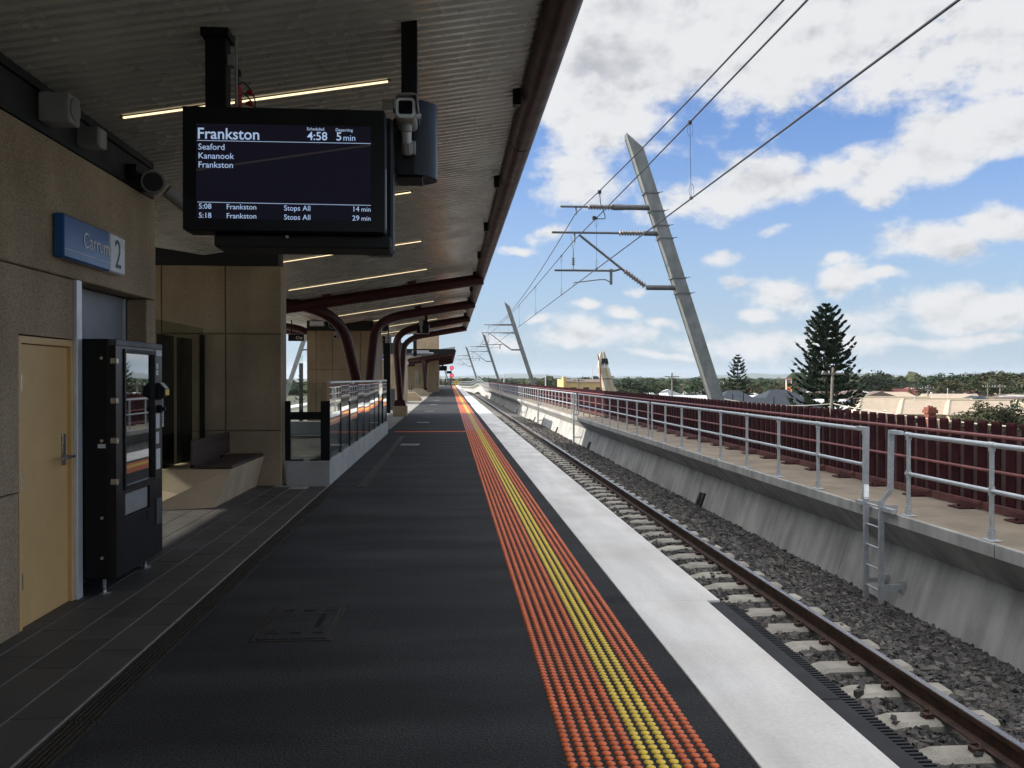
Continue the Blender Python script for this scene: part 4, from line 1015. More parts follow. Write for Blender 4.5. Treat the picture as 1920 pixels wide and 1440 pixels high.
for k in range(npan):
    a = 13.50+k*(11.9/npan); b = a+11.9/npan-.02
    e1, e2 = R.uniform(-.012, .012), R.uniform(-.012, .012)
    ob('side_pane', MB().prism([(-1.874+e1, a), (-1.862+e1, a), (-1.862+e2, b), (-1.874+e2, b)], .36, 1.57, axis='z'), m_glass, bs)
    ob('pane_post', MB().box(-1.90, -1.850, b-.004, b+.022, .38, 1.22), m_black, bs)
ob('top_cap', MB().box(-1.885, -1.847, 13.5, 25.4, 1.571, 1.60), m_alum, bs)
# dark stair well
struct('stairwell', MB().box(-5.2, -2.03, 13.7, 25.4, .0008, .003), m_asph)

# ------------------------------------------------------------------ further station blocks
def block(name, label, x0, x1, y0, y1, ztop, xj, zj, band=True, roof_z=None):
    t_ = thing(name, label, 'building', ((x0+x1)/2, y0, 0))
    zz = [0]+zj+[ztop]; xx = [x0]+xj+[x1]
    for a, b in zip(xx[:-1], xx[1:]):
        for c, d in zip(zz[:-1], zz[1:]): ob('wall_panel', MB().bbox(a+.008, b-.008 if b < x1 else b, y0, y0+.16, c+.008+(.007 if c == 0 else 0), d-.008, .008), m_tan, t_)
    ob('core', MB().box(x0+.01, x1-.004, y0+.03, y1, .008, ztop-.01), m_tan, t_)
    if band: ob('head_band', MB().box(x0, x1-.06, y0+.02, y1, ztop, roof_z or ztop+.4), m_blackmatt, t_)
    return t_
block('service_block', 'tan concrete service block with black head between the stairs and the forked columns', -4.87, -2.56, 29.6, 33.0, 3.28, [-4.55, -4.0, -3.05], [1.95], True, 3.62)
ob_ = thing('wall_box', 'grey equipment box on the black head of the service block', 'box', (-4.4, 29.5, 3.3)); ob('case', MB().bbox(-4.75, -4.25, 29.42, 29.6, 3.42, 3.60, .01), m_speaker, ob_); ob('lid', MB().box(-4.73, -4.27, 29.405, 29.419, 3.44, 3.58), m_alum, ob_)
dc = thing('dome_camera', 'white dome camera on the black head of the service block', 'security camera', (-4.0, 29.4, 3.4))
ob('housing', MB().tube([(-3.98, 29.62, 3.50), (-3.98, 29.36, 3.46)], [.10, .13], 14), m_speaker, dc, smooth=True); ob('dome', MB().tube([(-3.98, 29.36, 3.45), (-3.98, 29.28, 3.42), (-3.98, 29.25, 3.41)], [.11, .07, .02], 14), m_scr, dc, smooth=True)
bc = thing('box_camera', 'white box camera hung on an arm on the service block', 'security camera', (-3.85, 29.3, 3.1))
ob('arm', MB().tube([(-3.86, 29.58, 3.32), (-3.86, 29.40, 3.24)], .025, 8), m_speaker, bc); ob('case', MB().bbox(-3.93, -3.79, 29.2, 29.5, 2.98, 3.24, .02), m_speaker, bc); ob('lens', MB().disc((-3.86, 29.195, 3.05), (0, 1, 0), .04, .012, 12), m_scr, bc)
hs = thing('horn_speaker', 'pair of black horn speakers on the end of the service block head', 'loudspeaker', (-2.4, 29.8, 3.4))
for dx in (0, .26): ob('horn', MB().tube([(-2.58+dx, 29.9, 3.42), (-2.50+dx, 29.55, 3.40), (-2.47+dx, 29.45, 3.39)], [.05, .10, .14], 12), m_blackmatt, hs, smooth=True)
block('far_block', 'small tan concrete block with a blue sign beyond the forked columns', -4.4, -2.92, 54.6, 60, 3.18, [-3.6], [1.7], True, 3.9)
bsn = thing('blue_notice', 'small blue information sign on the edge of the far tan block', 'sign', (-4.1, 54.5, 2.8)); ob('board', MB().bbox(-4.33, -4.08, 54.5, 54.58, 2.72, 3.10, .01), m_blue, bsn); ob('text_panel', MB().box(-4.30, -4.12, 54.49, 54.499, 2.78, 2.86), m_signw, bsn)
sgb = thing('information_post', 'dark information pylon with pale panels behind the vertical maroon column', 'sign', (-3.2, 40.5, 0))
ob('post', MB().bbox(-3.10, -2.78, 40.4, 40.55, .006, 3.6, .01), m_black, sgb)
ob('panel', MB().bbox(-3.62, -3.16, 40.36, 40.42, 2.35, 2.85, .01), m_signw, sgb); ob('panel', MB().bbox(-3.55, -3.25, 40.34, 40.358, 2.45, 2.76, .004), m_scr, sgb)
ob('panel', MB().bbox(-3.62, -3.3, 40.36, 40.42, .9, 1.9, .01), m_signw, sgb)
# bin enclosure
bn = thing('perforated_bin', 'dark perforated steel bin enclosure beside the forked columns', 'bin', (-3.0, 42.6, 0))
bx0, bx1 = -3.24, -2.70
ob('cabinet', MB().bbox(bx0+.02, bx1-.02, 42.58, 43.05, .05, 1.10, .01), m_black, bn)
m = MB(); nx, nz = 7, 10
def strip(a, b, c, d): m.box(a, b, 42.50, 42.515, c, d)
for i in range(nx+1):
    xx = bx0+(bx1-bx0)*i/nx; strip(max(bx0, xx-.020), min(bx1, xx+.020), .06, 1.12)
for j in range(nz+1):
    zz = .06+1.06*j/nz; strip(bx0, bx1, max(.06, zz-.026), min(1.12, zz+.026))
ob('perforated_sheet', m, m_speaker, bn); ob('foot', MB().box(bx0+.05, bx0+.1, 42.6, 43, .006, .05).box(bx1-.1, bx1-.05, 42.6, 43, .006, .05), m_alum, bn)
# hanging direction signs
def hang_sign(name, label, x0, x1, z0, z1, Y, sq, word, num, left=False):
    t_ = thing(name, label, 'sign', ((x0+x1)/2, Y, z0))
    ob('board', MB().bbox(x0, x1, Y, Y+.12, z0, z1, .006), m_black, t_)
    a, b = (x1-sq, x1)
    ob('number_panel', MB().box(a, b, Y-.006, Y-.001, z0, z1), m_signw, t_)
    text('lettering', word, (z1-z0)*.62, (a-.05, Y-.008, z0+(z1-z0)*.30), FACE_CAM, m_signw, t_, 'RIGHT')
    text('number', num, (z1-z0)*1.02, ((a+b)/2, Y-.012, z0+(z1-z0)*.14), FACE_CAM, m_signink, t_, 'CENTER')
    xm = (x0+x1)/2; ob('hanger', MB().box(x0+.1, x0+.14, Y+.04, Y+.08, z1, soff(x0+.1)+.02).box(x1-.14, x1-.10, Y+.04, Y+.08, z1, soff(x1-.1)+.02), m_black, t_)
hang_sign('direction_sign', 'hanging black Frankston sign with a pale number 2 behind the curved column', -3.22, -2.26, 3.02, 3.28, 33.4, .235, 'Frankston', '2')
hang_sign('direction_sign', 'hanging black City sign with a pale number 1 on the opposite platform', -6.2, -5.36, 3.08, 3.33, 33.4, .235, 'City', '1')
ex = thing('exit_sign', 'small dark green running man exit sign under the canopy beam', 'exit sign', (-1.5, 28.5, 3.5))
p0 = on_y(746, 589, 28.5); p1 = on_y(769, 575, 28.5)
ob('board', MB().bbox(p0.x, p1.x, 28.5, 28.58, p0.z, p1.z, .006), m_green, ex)
m = MB(); w_ = p1.x-p0.x; h_ = p1.z-p0.z
def pb(a, b, c, d): m.box(p0.x+w_*a, p0.x+w_*b, 28.494, 28.499, p0.z+h_*c, p0.z+h_*d)
pb(.15, .40, .45, .55); m.prism([(p0.x+w_*.08, p0.z+h_*.5), (p0.x+w_*.2, p0.z+h_*.7), (p0.x+w_*.2, p0.z+h_*.3)], 28.494, 28.499)
m.tube([(p0.x+w_*.66, 28.496, p0.z+h_*.72), (p0.x+w_*.60, 28.496, p0.z+h_*.45), (p0.x+w_*.68, 28.496, p0.z+h_*.3), (p0.x+w_*.64, 28.496, p0.z+h_*.12)], .012, 5)
m.tube([(p0.x+w_*.60, 28.496, p0.z+h_*.45), (p0.x+w_*.50, 28.496, p0.z+h_*.2)], .012, 5).tube([(p0.x+w_*.65, 28.496, p0.z+h_*.66), (p0.x+w_*.78, 28.496, p0.z+h_*.55)], .01, 5).disc((p0.x+w_*.69, 28.496, p0.z+h_*.84), (0, 1, 0), .022, .006, 10)
pb(.84, .92, .12, .88)
ob('pictogram', m, m_signw, ex); ob('hanger', MB().box((p0.x+p1.x)/2-.02, (p0.x+p1.x)/2+.02, 28.52, 28.56, p1.z, soff((p0.x+p1.x)/2)+.02), m_black, ex)
# second departure display seen edge-on, with camera
def edge_display(label, Y, uc, v0, v1, w=.3):
    a = on_y(uc, v0, Y); b = on_y(uc, v1, Y)
    t_ = thing('departure_display', label, 'display', (a.x, Y, b.z))
    ob('case', MB().bbox(a.x-w, a.x+w*.7, Y, Y+.5, b.z, a.z, .03), m_blacksat, t_)
    ob('pole', MB().box(a.x+.02, a.x+.12, Y+.2, Y+.3, a.z, soff(a.x)+.03), m_black, t_)
    q = ob('camera', MB().bbox(a.x-.18, a.x-.04, Y-.25, Y-.02, a.z-.10, a.z+.12, .02), m_speaker, t_); ob('camera_arm', MB().tube([(a.x-.11, Y-.12, a.z-.1), (a.x-.10, Y-.02, a.z-.32)], .04, 8), m_speaker, t_)
edge_display('dark departure display with camera hanging farther along the canopy edge', 31.0, 795, 606, 625, .26)

# platform screen glass on the far left opening
gl = thing('glass_screen', 'tall dark glass screen standing at the corner of the service block', 'screen', (-5.2, 29, 0))
ob('pane', MB().box(-5.02, -4.90, 29.0, 29.012, .01, 2.42), m_glass, gl); ob('dark_panel', MB().box(-5.03, -4.90, 29.02, 29.06, .01, 2.15), m_black, gl)

# second canopy far along
c2 = thing('far_canopy', 'second canopy with black front fascia farther along the platform', 'canopy', (-3.7, 100, 0))
C20, C21 = 78.0, 134.0
ob('roof', roofslab(C20, C21, .50), m_soff, c2)
ob('front_fascia', MB().prism([(-6.9, 3.78), (.45, 3.86), (.45, 4.30), (-6.9, 4.30)], C20-.25, C20-.02), m_black, c2)
ob('fascia_strip', MB().box(-3.4, -1.85, C20-.30, C20-.26, 4.06, 4.14).box(-3.4, -1.45, C20-.30, C20-.26, 3.90, 3.98), m_alum, c2)
ob('edge_gutter', MB().tube([(.46, C20, 4.14), (.46, C21, 4.14)], .13, 10), m_maroon, c2, smooth=True)
ob('shade_fascia', MB().box(XL-.1, XL, C20, C21, 3.5, soff(XL)+.3), m_maroon, c2)  # same added sun-blocking fascia along the second canopy
for Y in (80, 92, 104, 116, 128): ob('beam', MB().tube([(.45, Y, 3.98), (-4.4, Y, 3.22)], .16, 8), m_maroon, c2, smooth=True)
for (b, a) in ((86, 80), (86, 92), (110, 104), (110, 116), (126, 128)):
    ob('curved_column', MB().tube(fillet([(-2.45, b, .5), (-2.5, a, 3.5), (.4, a, 3.98)], .95, 6), .14, 8), m_maroon, c2, smooth=True)
for Y, lb in ((86, 'tan plinth under the first columns of the second canopy'), (110, 'tan plinth under the middle columns of the second canopy'), (126, 'tan plinth under the last columns of the second canopy')): plinth(-2.45, Y, lb)
# steel hangers and boards in front of it
hb = thing('service_gantry', 'black hanging service gantry with pale cable trays before the second canopy', 'gantry', (-3.2, 72, 3))
m = MB().box(-4.4, -4.05, 72, 72.2, 3.9, 6.3).box(-3.05, -2.75, 72, 72.2, 3.5, 5.75); ob('post', m, m_black, hb)
ob('arm', MB().box(-4.4, -1.7, 72.05, 72.15, 5.55, 5.65), m_black, hb); ob('tray', MB().box(-4.6, -1.6, 72, 72.4, 3.55, 3.75), m_slate, hb)
block('lift_tower', 'tall tan concrete lift tower rising above the second canopy', -4.1, -1.30, 102, 106, 7.30, [], [3.4, 5.4], False)
wb = block('waiting_block', 'tan waiting area wall with glass panels under the second canopy', -6.5, -2.55, 121, 124, 3.3, [-4.4], [], True, 3.6)
for xa, lb in ((-5.2, 'first sloped glass wind panel under the second canopy'), (-3.9, 'second sloped glass wind panel under the second canopy')):
    o = ob('wind_panel', MB().prism([(xa, .05), (xa+1.25, .05), (xa+.55, 2.4), (xa+.3, 2.5), (xa, 2.5)], 95, 95.02), m_glass); tag(o, lb, 'glass panel')
dkw = ob('shelter_wall', MB().bbox(-2.5, -1.75, 139, 150, .006, 3.0, .02), m_slate); tag(dkw, 'dark grey shelter wall at the far end of the second canopy', 'wall')
def wedge(x0, x1, y0, h, label):
    o = ob('wedge_seat', MB().prism([(x0, .007), (x1, .007), (x1, h*.30), (x1-.75*(x1-x0)*.55, h), (x0, h)], y0, y0+1.2), m_tan2); tag(o, label, 'seat')
wedge(-3.2, -2.05, 62, .62, 'nearer low wedge-shaped tan concrete seat on the pale paving')
wedge(-3.4, -1.95, 80.5, .66, 'farther low wedge-shaped tan concrete seat on the pale paving')
hp = ob('hand_post', MB().tube([(-3.05, 66, .006), (-3.05, 66, 1.0), (-2.9, 66, 1.1), (-2.9, 66, .006)], .03, 6), m_black); tag(hp, 'thin black hoop post beside the wedge seats', 'post')

# platform end: gate, fence, signal, hazard board
ef = thing('end_fence', 'maroon barred fence and gate across the far end of the platform', 'fence', (-1, END-1, 0))
for k in range(22): ob('bar', MB().box(-2.4+k*.17, -2.34+k*.17, END-2, END-1.94, .01, 1.45), m_maroon, ef)
ob('rail', MB().box(-2.4, 1.25, END-1.94, END-1.9, 1.30, 1.38).box(-2.4, 1.25, END-1.94, END-1.9, .10, .18), m_maroon, ef)
for x in (-2.0, -1.0, .2): ob('post', MB().box(x, x+.12, END-2.1, END-1.98, .01, 1.9), m_black, ef)
sgn = thing('railway_signal', 'two-light railway signal showing two red lamps at the platform end', 'signal', (.42, 150, 0))
ob('post', MB().tube([(.30, 150.2, .006), (.30, 150.2, 3.7)], .07, 8), m_slate, sgn)
for k, v in enumerate((690, 704)):
    p = on_y(847, v, 150); 
    h_ = ob('signal_head', MB().disc((p.x, 150.05, p.z), (0, 1, 0), .36, .05, 20).tube([(p.x, 150.1, p.z), (.30, 150.2, p.z)], .05, 6), m_black, sgn)
    ob('red_lamp', MB().disc((p.x, 149.98, p.z), (0, 1, 0), .19, .04, 16), m_sigred, h_)
ob('bracket', MB().box(-.55, .30, 150.1, 150.3, 2.45, 2.9).box(-.2, .3, 150.1, 150.3, 2.55, 2.65), m_black, sgn)
hzb = thing('hazard_board', 'yellow and black striped hazard board at the end of the platform', 'board', (1.6, END-1, 0))
p0 = on_y(852.5, 722, END-3); p1 = on_y(859, 713.5, END-3)
ob('board', MB().box(p0.x, p1.x, END-3, END-2.95, p0.z, p1.z), m_yel, hzb)
m = MB(); w_ = p1.x-p0.x; h_ = p1.z-p0.z
for k in range(3):
    a = k/3-.1; m.prism([(p0.x+w_*max(0, a), p0.z), (p0.x+w_*(a+.16), p0.z), (p0.x+w_*min(1, a+.42), p1.z), (p0.x+w_*min(1, a+.26), p1.z)], END-3.02, END-3.003)
ob('stripe', m, m_black, hzb); ob('leg', MB().box(p0.x+.1, p0.x+.18, END-2.95, END-2.9, .006, p0.z+.1).box(p1.x-.18, p1.x-.1, END-2.95, END-2.9, .006, p0.z+.1), m_black, hzb)
dp2 = thing('far_display', 'dark departure display under the end of the second canopy', 'display', (-1.4, 118, 2.6))
p0 = on_y(823, 695, 118); p1 = on_y(838, 686, 118)
ob('case', MB().bbox(p0.x, p1.x, 118, 118.3, p0.z, p1.z, .03), m_black, dp2); ob('pole', MB().box(p0.x+.4, p0.x+.55, 118.1, 118.2, p1.z, soff(p0.x+.4)+.1), m_black, dp2)

# ------------------------------------------------------------------ departure screen, its poles, box and camera
DY = 5.29
ds = thing('departure_screen', 'large black hanging departure screen listing Frankston trains', 'screen', (-1.0, DY+.2, 2.4))
pTL = on_y(341, 197.5, DY); pBR = on_y(722, 436, DY)
x0, x1, z0, z1 = pTL.x, pBR.x, pBR.z, pTL.z
ob('housing', MB().bbox(x0, x1, DY+.012, DY+.20, z0, z1, .012), m_black, ds)
ob('back_housing', MB().bbox(x0+.14, x1+.035, DY+.20, DY+.42, z0-.075, z1+.012, .015), m_black, ds)
bz = .085
ob('bezel', MB().box(x0+.004, x1-.004, DY, DY+.011, z1-.105, z1-.004).box(x0+.004, x1-.004, DY, DY+.011, z0+.004, z0+.070).box(x0+.004, x0+.082, DY, DY+.011, z0+.070, z1-.105).box(x1-.086, x1-.004, DY, DY+.011, z0+.070, z1-.105), m_blacksat, ds)
dsp = ob('display_panel', MB().box(x0+.082, x1-.086, DY+.004, DY+.0115, z0+.070, z1-.105), m_lcd, ds)
ob('trim_strip', MB().box(x1-.002, x1+.004, DY+.05, DY+.06, z0+.03, z0+.40), m_alum, ds)
ob('lower_tray', MB().bbox(x0+.16, x1+.03, DY+.10, DY+.40, z0-.085, z0-.004, .012), m_blackmatt, ds)
ob('lock', MB().disc(on_y(539, 444, DY+.10)-Vector((0, .006, 0)), (0, 1, 0), .010, .012, 10), m_steel, ds)
def dtext(s, u, v, capx, align='LEFT', bold=.0, sx=1.0):
    p = on_y(u, v, DY); text('lettering', s, capx*.00331/.70, (p.x, DY+.0015, p.z), FACE_CAM, m_txt, dsp, align, bold, sx)
dtext('Frankston', 369, 259.5, 20, bold=.0010, sx=.98)
dtext('Scheduled', 575, 244, 5.5); dtext('Departing', 629, 246, 5.5)
dtext('4:58', 576, 262, 15, bold=.0008); dtext('5', 630, 263, 15, bold=.0008); dtext('min', 643, 263.5, 11)
for k, s in enumerate(('Seaford', 'Kananook', 'Frankston')): dtext(s, 371, 280+k*16.8, 11, bold=.0)
for k, (a, s, mn) in enumerate((('5:08', 'Stops All', '14'), ('5:18', 'Stops All', '29'))):
    v = 391+k*17; dtext(a, 372, v, 9.5, bold=.0); dtext('Frankston', 424, v+1, 9.5, bold=.0); dtext('Stops All', 532, v+3.5, 9.5, bold=.0); dtext(mn, 674, v+5.5, 9.5, 'RIGHT', bold=.0); dtext('min', 677, v+5.5, 8.5)
def rule(ua, va, ub, vb):
    a = on_y(ua, va, DY); b = on_y(ub, vb, DY); q = .0016
    ob('rule_line', MB().quadf([(a.x, DY+.002, a.z-q), (b.x, DY+.002, b.z-q), (b.x, DY+.002, b.z+q), (a.x, DY+.002, a.z+q)]), m_txt, dsp)
rule(369, 261.5+1.5, 696, 269); rule(370, 378.5, 696, 385)
pa = on_y(389, 60, 5.62); pb_ = on_y(428, 60, 5.62)
ob('pole', MB().bbox(pa.x, pb_.x, 5.56, 5.68, z1-.3, soff((pa.x+pb_.x)/2)+.03, .004), m_black, ds); ob('pole_flange', MB().box(pa.x-.02, pb_.x+.02, 5.53, 5.71, soff(pa.x)-.035, soff(pa.x)+.015), m_black, ds)
ob('conduit', MB().tube([(pb_.x+.045, 5.64, soff(pb_.x)-.02), (pb_.x+.045, 5.64, z1-.05)], .010, 8).box(pb_.x, pb_.x+.04, 5.60, 5.66, soff(pb_.x)-.22, soff(pb_.x)-.15), m_speaker, ds, smooth=True)
# red plugs hanging behind the screen
for k, (u, v, lb) in enumerate(((447, 172, 'upper red industrial plug and socket hanging behind the screen pole'), (447, 192, 'lower red industrial plug and socket hanging behind the screen pole'))):
    c = on_y(u, v, 5.75); c2_ = on_y(u+22, v+2, 5.75)
    t_ = thing('power_plug', lb, 'plug', c, 'red plugs behind the screen')
    ob('socket', MB().tube([c+Vector((-.004, 0, .038)), c+Vector((0, 0, .028)), c+Vector((.004, 0, -.028)), c+Vector((.004, 0, -.038))], [.014, .022, .022, .014], 12), m_red, t_, smooth=True)
    ob('plug', MB().tube([c2_+Vector((-.028, 0, 0)), c2_+Vector((-.006, 0, 0)), c2_+Vector((.018, 0, -.004))], [.008, .018, .019], 12), m_red, t_, smooth=True)
    ob('cable', MB().tube(fillet([c+Vector((.0, .01, .04)), c+Vector((.02, .01, .075)), c+Vector((.05, .01, .05)), c2_+Vector((.018, 0, 0)), c2_+Vector((.035, 0, -.06)), c2_+Vector((.03, .02, -.2))], .03, 4), .0045, 6), m_cable, t_)
pk_ = on_y(447, 140, 5.75)
ob('cable_run', MB().tube([(pk_.x-.02, 5.75, soff(pk_.x)+.02), pk_, on_y(447, 160, 5.75)], .005, 6).tube([on_y(448, 131, 5.75), on_y(449, 143, 5.75)], [.012, .016], 8), m_cable, ds)

# second hanging box with rounded end and camera
db = thing('display_box', 'black rounded display box hanging from the second pole beside the screen', 'display', (-.25, 5.9, 2.9))
qa = on_y(738, 190, 5.85); qb = on_y(820, 331, 5.85)
r_ = .17; xe = qb.x; pol = [(qa.x, 5.80), (xe-r_, 5.80)]+[(xe-r_+r_*math.sin(a), 5.97-r_*math.cos(a)) for a in np.linspace(.15, math.pi-.15, 12)]+[(xe-r_, 6.14), (qa.x, 6.14)]
ob('case', MB().prism(pol, qb.z, qa.z, axis='z'), m_blacksat, db, smooth=True)
ob('base_tray', MB().bbox(qa.x+.02, xe-.10, 5.83, 6.10, qb.z-.012, qb.z-.001, .004), m_black, db)
ra = on_y(752, 5, 5.86); rb_ = on_y(782, 5, 5.86)
ob('pole', MB().bbox(ra.x, rb_.x, 5.86, 5.96, qa.z-.02, soff((ra.x+rb_.x)/2)+.03, .004), m_black, db)
ob('clear_panel', MB().box(*sorted((on_y(717, 190, 5.9).x, on_y(740, 190, 5.9).x)), 5.88, 5.884, on_y(717, 207, 5.9).z, on_y(717, 188, 5.9).z), m_glassdk, db)
cc = thing('security_camera', 'grey box security camera facing the viewer on the rounded display box', 'security camera', (-.3, 5.6, 3.2))
def cpx(u, v, Y): return on_y(u, v, Y)
a = cpx(741, 182, 5.45); b = cpx(780, 222, 5.45)
def rrect(x0, x1, z0, z1, r, n=4):
    out = []
    for (cx_, cz_, a0) in ((x1-r, z0+r, -90), (x1-r, z1-r, 0), (x0+r, z1-r, 90), (x0+r, z0+r, 180)):
        for k in range(n+1): q = rad(a0+90*k/n); out.append((cx_+r*math.cos(q), cz_+r*math.sin(q)))
    return out
ob('body', MB().prism(rrect(a.x, b.x, b.z, a.z, .03), 5.46, 5.74), m_speaker, cc, smooth=True)
ob('face_rim', MB().prism(rrect(a.x+.004, b.x-.004, b.z+.004, a.z-.004, .03), 5.445, 5.459), m_alum, cc, smooth=True)
ob('window', MB().prism(rrect(a.x+.022, b.x-.022, b.z+.024, a.z-.022, .012), 5.441, 5.4445), m_scr, cc)
e = cpx(738, 174, 5.40); f_ = cpx(784, 178, 5.40)
ob('sun_shield', MB().prism([(e.x, b.z+.05), (e.x+.006, b.z+.05), (e.x+.012, e.z-.012), (e.x+.03, e.z-.005), (f_.x-.03, e.z-.005), (f_.x-.012, e.z-.012), (f_.x-.006, b.z+.05), (f_.x, b.z+.05), (f_.x-.004, e.z-.005), (f_.x-.025, e.z+.003), (e.x+.025, e.z+.003), (e.x+.004, e.z-.005)], 5.40, 5.76), m_speaker, cc)
ob('side_knob', MB().tube([(b.x, 5.52, (a.z+b.z)/2-.03), (b.x+.03, 5.52, (a.z+b.z)/2-.03)], .016, 8).tube([(a.x, 5.52, (a.z+b.z)/2-.03), (a.x-.02, 5.52, (a.z+b.z)/2-.03)], .016, 8), m_alum, cc, smooth=True)
g1 = cpx(761, 224, 5.6); g2 = cpx(762, 248, 5.6); g3 = cpx(763, 265, 5.68); g4 = cpx(765, 286, 5.74)
ob('neck', MB().tube([g1, g2], [.040, .036], 12), m_speaker, cc, smooth=True); ob('elbow', MB().tube([g2+Vector((0, .0, .02)), g3], [.035, .030], 12), m_alum, cc, smooth=True); ob('wall_mount', MB().tube([g3, g4], [.036, .034], 8).bbox(g4.x-.045, g4.x+.05, 5.755, 5.80, g4.z-.005, g4.z+.085, .006), m_speaker, cc, smooth=True)

# ================================================================== BEYOND THE FENCE
def leaf_blob(n, rx, ry, rz, size, seed, clumps=26, bottom=-.55):
    r = random.Random(seed); m = MB(); cs = []
    for _ in range(clumps):
        while True:
            p = Vector((r.uniform(-1, 1), r.uniform(-1, 1), r.uniform(bottom, 1)))
            if .35 < p.length < 1: break
        cs.append((p, r.uniform(.22, .42)))
    for _ in range(n):
        c, cr_ = r.choice(cs); d = Vector((r.gauss(0, 1), r.gauss(0, 1), r.gauss(0, .8))).normalized()*cr_*(r.random()**.4)
        p = c+d; p = Vector((p.x*rx, p.y*ry, p.z*rz)); a = Vector((r.gauss(0, 1), r.gauss(0, 1), r.gauss(0, .7))).normalized(); b = a.cross(Vector((r.gauss(0, 1), r.gauss(0, 1), r.gauss(0, 1)))).normalized(); s = size*r.uniform(.6, 1.4)
        m.quadf([p-a*s, p+b*s*.6, p+a*s, p-b*s*.6])
    return m
# Norfolk pines
def pine(label, base, hgt, rad_, seed, whorls=22, br=7):
    r = random.Random(seed); t_ = thing('norfolk_pine', label, 'tree', base)
    B = Vector(base); lean = Vector((r.uniform(-.01, .01), 0, 1))
    ob('trunk', MB().tube([B, B+Vector((0, 0, hgt*.5)), B+Vector((0, 0, hgt*.97))], [hgt*.019, hgt*.012, hgt*.003], 8), m_trunk, t_)
    m = MB()
    for w in range(whorls):
        q = w/(whorls-1); z = hgt*(.10+.885*q**.92)
        prof_ = (1-q)**.62*(1 if q > .12 else .82+1.5*q)
        a0 = r.uniform(0, 6.28)
        nb = br if q < .8 else 5
        for k in range(nb):
            a = a0+6.283*k/nb+r.uniform(-.25, .25); ln_ = rad_*prof_*r.uniform(.72, 1.12)+.22; rise = .06+.22*q
            dr2 = Vector((math.cos(a), math.sin(a), 0)); sd2 = Vector((-math.sin(a), math.cos(a), 0))
            def P(tq): return B+Vector((0, 0, z))+dr2*ln_*tq+Vector((0, 0, ln_*(rise*tq+.42*tq**3-(.16*(1-q))*tq)))
            pth = [P(x) for x in (0, .3, .6, .85, 1)]
            m.tube(pth, [.05*rad_/4*(1-.7*x) for x in (0, .3, .6, .85, 1)], 4, cap=False)
            nl = 7 if ln_ > 1.2 else 4
            for j in range(nl):
                tq = .26+.74*(j+r.uniform(.2, .8))/nl; c = P(tq)
                for s in (-1, 1):
                    L_ = (.26*ln_*(1.08-tq)+.10*rad_)*r.uniform(.6, 1.15)
                    e = c+sd2*s*L_*.8+dr2*L_*.55+Vector((0, 0, L_*r.uniform(.08, .34)))
                    wd = .075*rad_/4*r.uniform(1.3, 3.0); u_ = Vector((0, 0, 1)); mid = (c+e)/2+u_*(-.04*L_)
                    m.quadf([c-u_*wd*.5, mid-u_*wd*.9, e, mid+u_*wd*.9]); v_ = (e-c).cross(u_).normalized(); m.quadf([c, mid-v_*wd*1.1, e+u_*wd*.6, mid+v_*wd*1.1])
                e = c+dr2*.20*ln_+Vector((0, 0, .16*ln_)); wd = .1*rad_/4*r.uniform(1.5, 2.5); m.quadf([c-sd2*wd, c-u_*wd*.4, e, c+sd2*wd])
    ob('crown', m, m_pine, t_)
pb1 = at(1549, 760, 120); pine('tall dark Norfolk pine with tiered branches rising above the tan roofed house', (pb1.x, pb1.y, GZ), 19.6, 5.7, 3, 19, 7)
pb2 = at(1383, 745, 178); pine('small Norfolk pine behind the white metal roof', (pb2.x, pb2.y, GZ), 14.0, 3.4, 8, 16, 6)
pb3 = at(562, 715, 160); pine('tiny Norfolk pine by the sea seen past the service block', (pb3.x, pb3.y, GZ), 9.6, 1.4, 9, 12, 5)
# houses
m_rtan = mat('roof_tan', (.46, .37, .275), (.42, .335, .25), rough=.6, scale=.6, streak=(.07, (1, 6, 1), 1.0))
m_rgrey = mat('roof_slate', (.040, .048, .060), (.052, .060, .073), rough=.85, spec=.15, scale=1)
m_rwhite = mat('roof_white', (.66, .68, .70), (.58, .60, .62), rough=.4, scale=1)
m_rred = mat('roof_red', (.26, .075, .05), (.2, .06, .04), rough=.7, scale=1)
m_rbrown = mat('roof_brown', (.17, .12, .09), (.13, .10, .08), rough=.7, scale=1)
m_wcream = mat('wall_cream', (.55, .48, .34), (.5, .43, .3), rough=.8, scale=1)
m_wyel = mat('wall_yellow', (.60, .43, .19), (.54, .38, .17), rough=.8, scale=1)
m_wwhite = mat('wall_white', (.6, .6, .58), (.55, .55, .53), rough=.8, scale=1)
m_brick = mat('brick_red', (.25, .075, .045), (.19, .06, .04), rough=.85, scale=6, fine=.25, fscale=12)
m_win = mat('window_dark', (.02, .025, .03), rough=.15)
def hip(m, x0, x1, y0, y1, z0, z1, ov=.4, ridge='x', gable=False, hf=.6):
    x0 -= ov; x1 += ov; y0 -= ov; y1 += ov; i = len(m.v); h = (y1-y0)/2 if ridge == 'x' else (x1-x0)/2
    if ridge == 'x': a, b = (x0+(0 if gable else h*hf), (y0+y1)/2, z1), (x1-(0 if gable else h*hf), (y0+y1)/2, z1)
    else: a, b = ((x0+x1)/2, y0+(0 if gable else h*hf), z1), ((x0+x1)/2, y1-(0 if gable else h*hf), z1)
    m.v += [(x0, y0, z0), (x1, y0, z0), (x1, y1, z0), (x0, y1, z0), a, b]
    if ridge == 'x': m.f += [(i, i+1, i+5, i+4), (i+2, i+3, i+4, i+5), (i+1, i+2, i+5), (i+3, i, i+4), (i+3, i+2, i+1, i)]
    else: m.f += [(i, i+1, i+4), (i+1, i+2, i+5, i+4), (i+2, i+3, i+5), (i+3, i, i+4, i+5), (i+3, i+2, i+1, i)]
    return m
